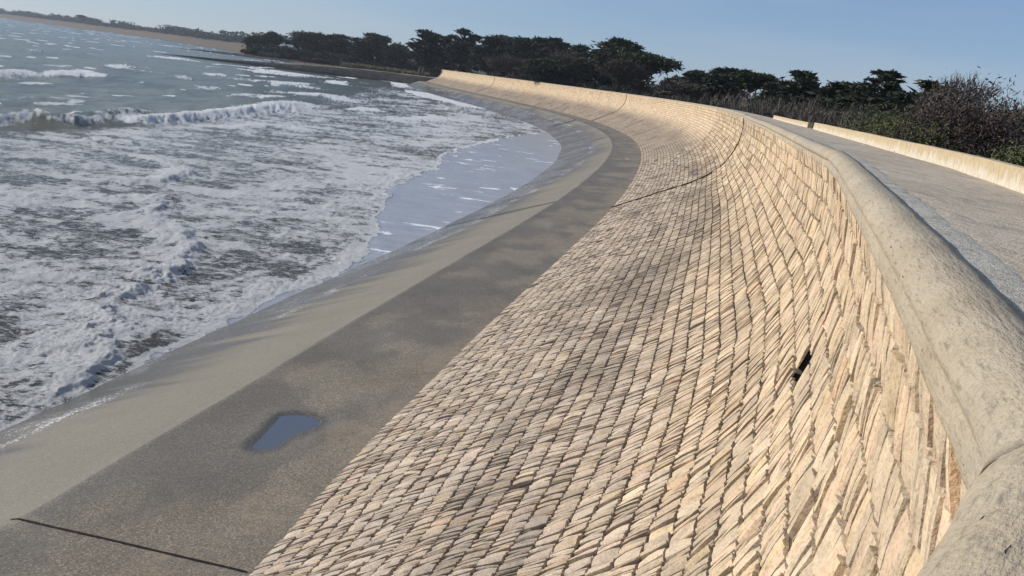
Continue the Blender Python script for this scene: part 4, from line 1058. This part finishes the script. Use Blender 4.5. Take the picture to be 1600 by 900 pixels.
# brushwood thicket between the wall and the trees: nobody could count it
def brush(name, spots, mat, label, hs=1.0, seed=1, leafy=0.4, n=36):
    r = np.random.default_rng(seed); V = []; A = []
    for (x, y, z, h, w_) in spots:
        m = int(n); a = r.uniform(0, 6.28, m); rr = r.random(m) ** 0.5 * w_; hh = h * r.uniform(0.45, 1.0, m) * (1 - 0.35 * (rr / w_)**2)
        b = np.stack([x + 0.35 * rr * np.cos(a), y + 0.35 * rr * np.sin(a), np.full(m, z)], 1)
        tpt = np.stack([x + rr * np.cos(a), y + rr * np.sin(a), z + hh], 1); md = 0.5 * (b + tpt) + r.standard_normal((m, 3)) * 0.12 * h
        sd = rand_dirs(m, r); sd[:, 2] = 0; sd /= np.linalg.norm(sd, axis=1)[:, None] + 1e-6; wd_ = (0.010 + 0.00017 * y + 0.006 * h) * (0.6 + r.random(m))[:, None]
        V.append(np.stack([b - sd * wd_, b + sd * wd_, md + sd * wd_ * .8, md - sd * wd_ * .8], 1).reshape(-1, 3)); V.append(np.stack([md - sd * wd_ * .8, md + sd * wd_ * .8, tpt + sd * wd_ * .3, tpt - sd * wd_ * .3], 1).reshape(-1, 3))
        A.append(np.repeat(r.random(m), 8))
        ml = int(m * leafy * 2)
        k = r.integers(0, m, ml); C = b[k] * 0.25 + tpt[k] * 0.75 + r.standard_normal((ml, 3)) * 0.13 * h
        C[:, 2] = np.maximum(C[:, 2], z + 0.1)
        Vt, _ = tufts(C, (0.012 * h + 0.012 + 0.0011 * y) if leafy < 1 else (0.02 * h + 0.03 + 0.0016 * y), r, 2.2); V.append(Vt); A.append(np.repeat(r.random(ml), 4))
    V = np.vstack(V); A = np.concatenate(A)
    o = mesh_np(name, V, np.arange(len(V)).reshape(-1, 4), mat, cols=np.repeat(A[:, None], 3, 1)); return tag(o, label, 'brushwood', kind='stuff')
def strip_spots(n, s0, s1, n0, n1, h0, h1, seed, pw=1.0):
    r = np.random.default_rng(seed); f = r.random(n); s = s0 * (s1 / s0) ** f; C_, t, nn = crest_frame(s)
    u = r.random(n) ** pw; sc = np.clip(s / 90, 0.22, 1.6); d = n0 + 0.4 + u * (n1 - n0) * sc
    P = C_ + nn * d[:, None]; h = (h0 + (h1 - h0) * r.random(n)) * (0.45 + 0.55 * np.clip(d / 12, 0, 1)); h = np.minimum(h, (1.15 + 0.035 * P[:, 1]) * (0.75 + 0.3 * r.random(n)))
    return [(p[0], p[1], gz(0, p[1]) - 0.15, hh, hh * 0.75) for p, hh in zip(P, h)]
brush('brushwood', strip_spots(1500, 14, SMAX, 2.8, 45, 1.6, 3.6, 11), TWIG, 'dense reddish brown leafless brushwood growing behind the sea wall', seed=12, n=34)
brush('tall_scrub', strip_spots(380, 70, SMAX, 16, 60, 3.5, 7.0, 61), LEAF_D, 'tall dark evergreen scrub closing the gaps between the trees', seed=62, n=40, leafy=3.0)
brush('grey_brushwood', strip_spots(1100, 22, 420, 4.0, 50, 2.4, 6.5, 21), TWIG_G, 'taller pale grey leafless scrub among the brown brushwood', seed=22, n=30, leafy=0.15)
brush('evergreen_scrub', strip_spots(420, 14, SMAX, 2.8, 60, 1.6, 3.4, 31), LEAF_D, 'dark evergreen scrub scattered through the brushwood', seed=32, n=26, leafy=2.2)
# a few shrubs one can tell apart just over the low wall
def shrub(px, py, Y, h, w_, mat, label, seed):
    P = at_y(px, py, Y); z = ZC - 1.75; r = np.random.default_rng(seed)
    root = empty('shrub', (P[0], Y, z)); tag(root, label, 'shrub', 'shrubs over the low wall')
    g = Geo(); c = Geo(); tips = []
    for k in range(6):
        d0 = np.array([r.uniform(-.6, .6), r.uniform(-.6, .6), 1]); d0 /= np.linalg.norm(d0); branchy(g, (0, 0, 0), d0, h * 0.5, 0.02, 2, r, 0.5, 0, 0.006, tips)
    V = np.vstack(g.V); sx = w_ / 2 / np.percentile(np.abs(V[:, 0]), 97); szz = h / V[:, 2].max(); sc = np.array([sx, sx, szz]); g.V = [V * sc]; g.F = [np.vstack(g.F)]; g.A = [np.full(len(V), .4)]
    g.build('stems', BARK, root); T_ = np.array(tips) * sc; nk = 60; C = np.repeat(T_, nk, 0) + r.standard_normal((len(T_) * nk, 3)) * 0.15 * h
    C[:, 2] = np.abs(C[:, 2]); V, F_ = tufts(C, 0.012 * h + 0.02, r, 2.6); c.add(V, F_, np.repeat(r.random(len(C)), 4)); c.build('foliage', mat, root)
shrub(1385, 215, 34, 1.9, 3.2, LEAF_O, 'olive green low shrub behind the low wall, leftmost of the green ones', 1)
shrub(1425, 222, 30, 1.7, 2.4, LEAF_O, 'olive shrub beside a pale fallen stem behind the low wall', 2)
shrub(1463, 222, 24, 1.5, 1.4, LEAF_O, 'bright olive shrub next to the rusty brown bush', 3)
shrub(1500, 205, 24, 2.3, 2.4, TWIG, 'rusty brown twiggy bush behind the low wall', 4)
shrub(1525, 195, 32, 3.0, 3.6, TWIG_G, 'grey leafless bush right of the rusty brown one', 5)
shrub(1580, 245, 17, 1.35, 1.3, LEAF_O, 'small grey green shrub at the right edge just over the low wall', 6)

# far shore: wooded dune crest, dry grass, one lone pine
r = np.random.default_rng(55); V = []; A = []
far = st[st[:, 4] >= 2.2]
fl_ = np.concatenate([[0], np.cumsum(np.linalg.norm(np.diff(far[:, :2], axis=0), axis=1))]); mx = min(fl_[-1], 3800)
n = 15000; u = mx * r.random(n) ** 0.9
px_ = np.interp(u, fl_, far[:, 0]); py_ = np.interp(u, fl_, far[:, 1]); nx_ = np.interp(u, fl_, far[:, 2]); ny_ = np.interp(u, fl_, far[:, 3])
dd_ = 96 + 60 * r.random(n); hgt = 8 + 12 * smooth(0.45, 0.7, fbm(u / 90, u * 0, 3, 5)) + 3 * r.random(n)
kd_ = np.interp(u, fl_, far[:, 4]); zt = np.where(kd_ > 2.9, ZC + 1.5, ZC - 4)
C = np.stack([px_ + nx_ * dd_, py_ + ny_ * dd_, zt + hgt * r.random(n) ** 0.6 - 2], 1)
C = np.repeat(C, 3, 0) + r.standard_normal((n * 3, 3)) * np.array([4, 4, 1.2])
Vt, Ft = tufts(C, 3.2, r, 1.5)
tag(mesh_np('wood', Vt, Ft, LEAF_D, cols=np.repeat(np.repeat(r.random(n * 3)[:, None], 3, 1), 4, 0)), 'dark wood along the crest of the far dune shore', 'wood', kind='stuff')
P = at_y(127, 24, 2150); make_tree('umbrella', (P[0], 2150, P[2] - 19), P[2] + 1, 17, 900, 'lone small pine standing up from the distant wooded skyline')

# dry grass at the edge of the beach and the bank by the wall end
def grass_spots(pxs, n, seed):
    r = np.random.default_rng(seed); out = []
    for i in range(n):
        k = r.integers(0, len(pxs)); (x0, x1, Y0, Y1) = pxs[k]; Y = r.uniform(Y0, Y1); px = r.uniform(x0, x1); x = at_y(px, 100, Y)[0]
        out.append((x, Y, ZC - 6.3, r.uniform(1.0, 2.4), r.uniform(1.0, 2.2)))
    return out
brush('dune_grass', grass_spots([(535, 672, 520, 548), (550, 640, 515, 530)], 500, 3), GRASS, 'dry yellowish dune grass above the beach by the end of the wall', seed=41, n=16, leafy=1.2)
def lift_spots(sp, k, seed):
    r = np.random.default_rng(seed); return [(x, y, z, h * k * r.uniform(.6, 1.2), w * k * .8) for x, y, z, h, w in sp]
brush('point_scrub', lift_spots(grass_spots([(395, 690, 590, 650)], 500, 5), 3.6, 6), LEAF_D, 'dark evergreen scrub filling the gaps below the trees of the point', seed=43, n=60, leafy=3.0)
brush('far_scrub', grass_spots([(470, 690, 552, 600), (380, 640, 585, 640)], 900, 4), TWIG, 'dark brown scrub below the trees of the point', seed=42, n=30, leafy=1.2)

# ------------------------------------------------------------------ small things on the point
def simple_mat(name, c, rough=0.8):
    m = Mat(name, rough, 0.2); m.color(m.mix(m.noise(3.0, 4), tuple(x * 0.85 for x in c), tuple(min(1, x * 1.1) for x in c))); return m.m
WHITE = simple_mat('white_paint', (0.75, 0.75, 0.73)); RENDER = simple_mat('house_render', (0.42, 0.43, 0.40)); ROOF = simple_mat('grey_roof', (0.30, 0.32, 0.35))
GLASS = simple_mat('window_glass', (0.04, 0.05, 0.06), 0.15); WOODM = simple_mat('weathered_wood', (0.30, 0.28, 0.24)); GARD = simple_mat('garden_wall_render', (0.42, 0.37, 0.28))
def boxv(x0, x1, y0, y1, z0, z1):
    V = np.array([(x, y, z) for z in (z0, z1) for x, y in ((x0, y0), (x1, y0), (x1, y1), (x0, y1))], float)
    F_ = np.array([(0, 3, 2, 1), (4, 5, 6, 7), (0, 1, 5, 4), (1, 2, 6, 5), (2, 3, 7, 6), (3, 0, 4, 7)]); return V, F_
def boxes(name, bs, mat, parent=None):
    g = Geo()
    for b in bs: g.add(*boxv(*b))
    return mesh_np(name, np.vstack(g.V), np.vstack(g.F), mat, parent)
hx = at_y(447, 72, 612)
house = empty('house', (hx[0], 612, ZC - 6.2)); tag(house, 'low pale house with grey roof half hidden among the trees of the point', 'house')
boxes('wall', [(-5.2, 5.2, 0, 6, 0, 8.2)], RENDER, house)
g = Geo(); V = np.array([(-5.8, -0.6, 8.2), (5.8, -0.6, 8.2), (5.8, 6.6, 8.2), (-5.8, 6.6, 8.2), (-4.6, 3, 9.9), (4.6, 3, 9.9), (-5.8, -.6, 8.0), (5.8, -.6, 8.0), (5.8, 6.6, 8.0), (-5.8, 6.6, 8.0)], float)
rf = mesh_np('roof', V, [np.array([(0, 1, 5, 4), (2, 3, 4, 5), (6, 7, 1, 0), (7, 8, 2, 1), (8, 9, 3, 2), (9, 6, 0, 3), (9, 8, 7, 6)]), np.array([(1, 2, 5), (3, 0, 4)])], ROOF, house)
boxes('chimney', [(-2.6, -1.7, 1.2, 2.1, 8.6, 11.0)], WHITE, rf)
for x in (-3.2, 0.4, 3.0):
    wf = boxes('window', [(x - .75, x + .75, -0.06, 0.02, 5.6, 5.7), (x - .75, x + .75, -0.06, 0.02, 7.1, 7.2), (x - .75, x - .65, -.06, .02, 5.7, 7.1), (x + .65, x + .75, -.06, .02, 5.7, 7.1)], WHITE, house)
    boxes('pane', [(x - .65, x + .65, -0.03, 0.01, 5.7, 7.1)], GLASS, wf)
fx = at_y(404, 80, 585)[0]; fx2 = at_y(436, 80, 585)[0]
fence = empty('fence', (fx, 585, ZC - 6.4)); tag(fence, 'pale post and rail fence left of the house on the point', 'fence')
L_ = fx2 - fx; npst = 9
for i in range(npst): boxes('post', [(L_ * i / (npst - 1) - .12, L_ * i / (npst - 1) + .12, -.12, .12, 0, 2.7)], WOODM, fence)
for z in (0.9, 1.6, 2.3): boxes('rail', [(0, L_, -.17, -.125, z, z + .16)], WOODM, fence)
gx = at_y(470, 76, 590)[0]
gw = boxes('garden_wall', [(-5, -1, 0, .3, 0, 4.2), (-1, 2, 0, .3, 0, 4.6), (2, 5, 0, .3, 0, 3.9)], GARD); gw.location = (gx, 590, ZC - 6.2); tag(gw, 'short beige garden wall between the house and the cypresses', 'garden wall')
def disc_sign(px, py, Y, rad_, label):
    P = at_y(px, py, Y); root = empty('sign', (P[0], Y, ZC - 6.4)); tag(root, label, 'sign'); hz = P[2] - (ZC - 6.4)
    V, F_ = tube((0, 0.06, 0), (0, 0.06, hz + rad_ * .7), 0.05, 0.05, 8); mesh_np('post', V, F_, WOODM, root)
    a = np.linspace(0, 2 * math.pi, 25)[:-1]; V = np.vstack([np.stack([np.cos(a) * rad_, a * 0 - 0.02, np.sin(a) * rad_ + hz], 1), np.stack([np.cos(a) * rad_, a * 0 + 0.0, np.sin(a) * rad_ + hz], 1)])
    i = np.arange(24); mesh_np('disc', V, [np.arange(24)[None], np.arange(24)[None, ::-1] + 24, np.stack([i, i + 24, (i + 1) % 24 + 24, (i + 1) % 24], 1)], WHITE, root)
disc_sign(585.5, 90, 545, 0.55, 'white disc sign on a pole in the brown scrub left of the wall end')
P = at_y(681, 101, 486); V, F_ = tube((0, 0, 0), (0, 0, 2.2), 0.28, 0.24, 10); V2, F2 = tube((0, 0, 2.2), (0, 0, 2.5), 0.34, 0.10, 10)
o = mesh_np('bollard', np.vstack([V, V2]), np.vstack([F_, F2 + len(V)]), WHITE); o.location = (P[0], 486, P[2] - 2.0); tag(o, 'pale stubby post at the far end of the sea wall', 'bollard')

SKIN = simple_mat('skin', (0.5, 0.35, 0.27)); HAIR = simple_mat('dark_hair', (0.04, 0.03, 0.025))
def cloth(c): return simple_mat('clothing', c)
def person(px, Y, zg, jacket, trousers, label, seed, h=1.72, heading=0.0):
    r = random.Random(seed); x = at_y(px, 97, Y)[0]
    root = empty('person', (x, Y, zg)); tag(root, label, 'person', None); root.rotation_euler[2] = heading
    k = h / 1.72; st_ = 0.16
    J = {'pelvis': (0, 0, .95, .15), 'chest': (0, .01, 1.28, .17), 'neck': (0, .01, 1.47, .06), 'head': (0, -.01, 1.60, .10), 'crown': (0, .0, 1.68, .075),
         'hl': (-.10, 0, .88, .10), 'kl': (-.11, -st_ * .4, .50, .065), 'al': (-.11, -st_, .09, .045), 'tl': (-.11, -st_ - .16, .035, .035),
         'hr': (.10, 0, .88, .10), 'kr': (.11, st_ * .1, .50, .065), 'ar': (.11, st_, .10, .045), 'tr': (.11, st_ - .15, .035, .035),
         'sl': (-.20, .01, 1.39, .065), 'el': (-.25, .05, 1.12, .045), 'wl': (-.24, -.08, .89, .032), 'fl': (-.23, -.10, .80, .028),
         'sr': (.20, .01, 1.39, .065), 'er': (.25, .04, 1.12, .045), 'wr': (.24, -.10, .90, .032), 'fr': (.23, -.12, .81, .028)}
    E_ = [('pelvis', 'chest'), ('chest', 'neck'), ('neck', 'head'), ('head', 'crown'), ('pelvis', 'hl'), ('hl', 'kl'), ('kl', 'al'), ('al', 'tl'), ('pelvis', 'hr'), ('hr', 'kr'), ('kr', 'ar'), ('ar', 'tr'),
          ('chest', 'sl'), ('sl', 'el'), ('el', 'wl'), ('wl', 'fl'), ('chest', 'sr'), ('sr', 'er'), ('er', 'wr'), ('wr', 'fr')]
    names = list(J); me = bpy.data.meshes.new('body'); me.from_pydata([tuple(c * k for c in J[n][:3]) for n in names], [(names.index(a), names.index(b)) for a, b in E_], [])
    o = bpy.data.objects.new('body', me); scene.collection.objects.link(o)
    md = o.modifiers.new('s', 'SKIN'); sv = me.skin_vertices[0].data
    for i, n in enumerate(names): sv[i].radius = (J[n][3] * k, J[n][3] * k * (0.75 if n in ('pelvis', 'chest') else 1)); sv[i].use_root = (n == 'pelvis')
    o.modifiers.new('u', 'SUBSURF').levels = 1
    dg = bpy.context.evaluated_depsgraph_get(); m2 = bpy.data.meshes.new_from_object(o.evaluated_get(dg)); o.modifiers.clear(); o.data = m2; o.parent = root
    for mt in (cloth(jacket), cloth(trousers), SKIN): m2.materials.append(mt)
    for p in m2.polygons:
        z = p.center.z / k; p.material_index = 2 if z > 1.48 or (z < .87 and abs(p.center.x) > .2 * k) else (0 if z > .92 else 1)
    a = rand_dirs(260, np.random.default_rng(seed)); a[:, 2] = np.abs(a[:, 2]); a[:, 1] = np.where(a[:, 1] < -.4, -.2, a[:, 1])
    V, F_ = tufts(np.array([0, .02, 1.62]) * k + a * 0.115 * k, 0.05, np.random.default_rng(seed + 1), 1.5, a); mesh_np('hair', V, F_, HAIR, root)
_jx = catmull(np.array(jt), 12)
def jet_top(x): i = np.argsort(_jx[:, 0]); return float(np.interp(x, _jx[i, 0], _jx[i, 2]))
for px, Y, jk, tr_, lab, sd, h, hd in (
    (476.5, 503, (0.03, 0.03, 0.04), (0.03, 0.03, 0.035), 'person in dark clothing standing alone on the jetty, leftmost of the four', 1, 1.78, 0.3),
    (483.0, 503, (0.035, 0.03, 0.03), (0.02, 0.02, 0.03), 'person in dark clothing on the jetty, second from the left', 2, 1.7, 1.2),
    (487.0, 504, (0.05, 0.04, 0.05), (0.03, 0.03, 0.03), 'person in dark clothing on the jetty, third from the left', 3, 1.75, -1.0),
    (492.5, 506, (0.06, 0.05, 0.045), (0.04, 0.035, 0.03), 'shorter person in brown clothing on the jetty, rightmost of the four', 4, 1.45, 2.6)):
    person(px, Y, jet_top(at_y(px, 97, Y)[0]) + 0.12, jk, tr_, lab, sd, h, hd)
rk = bpy.data.meshes.new('boulder'); import bmesh
bm = bmesh.new(); bmesh.ops.create_icosphere(bm, subdivisions=3, radius=0.9)
for v_ in bm.verts:
    n_ = float(fbm(v_.co.x * 1.4 + 5, v_.co.y * 1.4 + v_.co.z * 2, 3, 9)); v_.co *= 0.7 + 0.6 * n_
    v_.co.z *= 0.75
bm.to_mesh(rk); bm.free(); rk.materials.append(ROCK.m); o = bpy.data.objects.new('boulder', rk); scene.collection.objects.link(o)
bx = at_y(425.5, 96, 500)[0]; o.location = (bx, 500, jet_top(bx) + 0.35); tag(o, 'dark boulder sitting on top of the jetty left of the people', 'boulder')
# stick by the puddle
q0 = on_z(474, 699, HF - 0.1); q1 = on_z(492, 696, HF - 0.1); g = Geo()
pts = [q0 + (q1 - q0) * t_ + np.array([0, 0.012 * math.sin(t_ * 7), 0.03 + 0.01 * t_]) for t_ in np.linspace(0, 1, 6)]
for a_0, b_0 in zip(pts[:-1], pts[1:]): g.add(*tube(a_0, b_0, 0.012, 0.010, 5))
g.add(*tube(pts[3], pts[3] + np.array([0.05, 0.06, 0.02]), 0.008, 0.004, 4))
zb_ = float(berm_z(np.array([0.5]), np.array([q0[:2]]))[0]); o = mesh_np('stick', np.vstack(g.V), np.vstack(g.F), BARK); o.location.z = zb_ - (HF - 0.1) - 0.015
tag(o, 'small dark stick lying on the berm below the puddle', 'stick')

# ------------------------------------------------------------------ sea air
bmh = boxv(-3600, 1500, -300, 4200, -19, ZC + 34)
hz = bpy.data.materials.new('sea_air'); hz.use_nodes = True; nt = hz.node_tree; nt.nodes.remove(nt.nodes['Principled BSDF'])
pv = nt.nodes.new('ShaderNodeVolumePrincipled'); pv.inputs['Color'].default_value = (0.80, 0.88, 1.0, 1); pv.inputs['Density'].default_value = 0.00009; pv.inputs['Anisotropy'].default_value = 0.2
nt.links.new(pv.outputs[0], nt.nodes['Material Output'].inputs['Volume'])
tag(mesh_np('haze', bmh[0], bmh[1], hz), 'faint blue sea air over the bay', 'haze', kind='stuff')
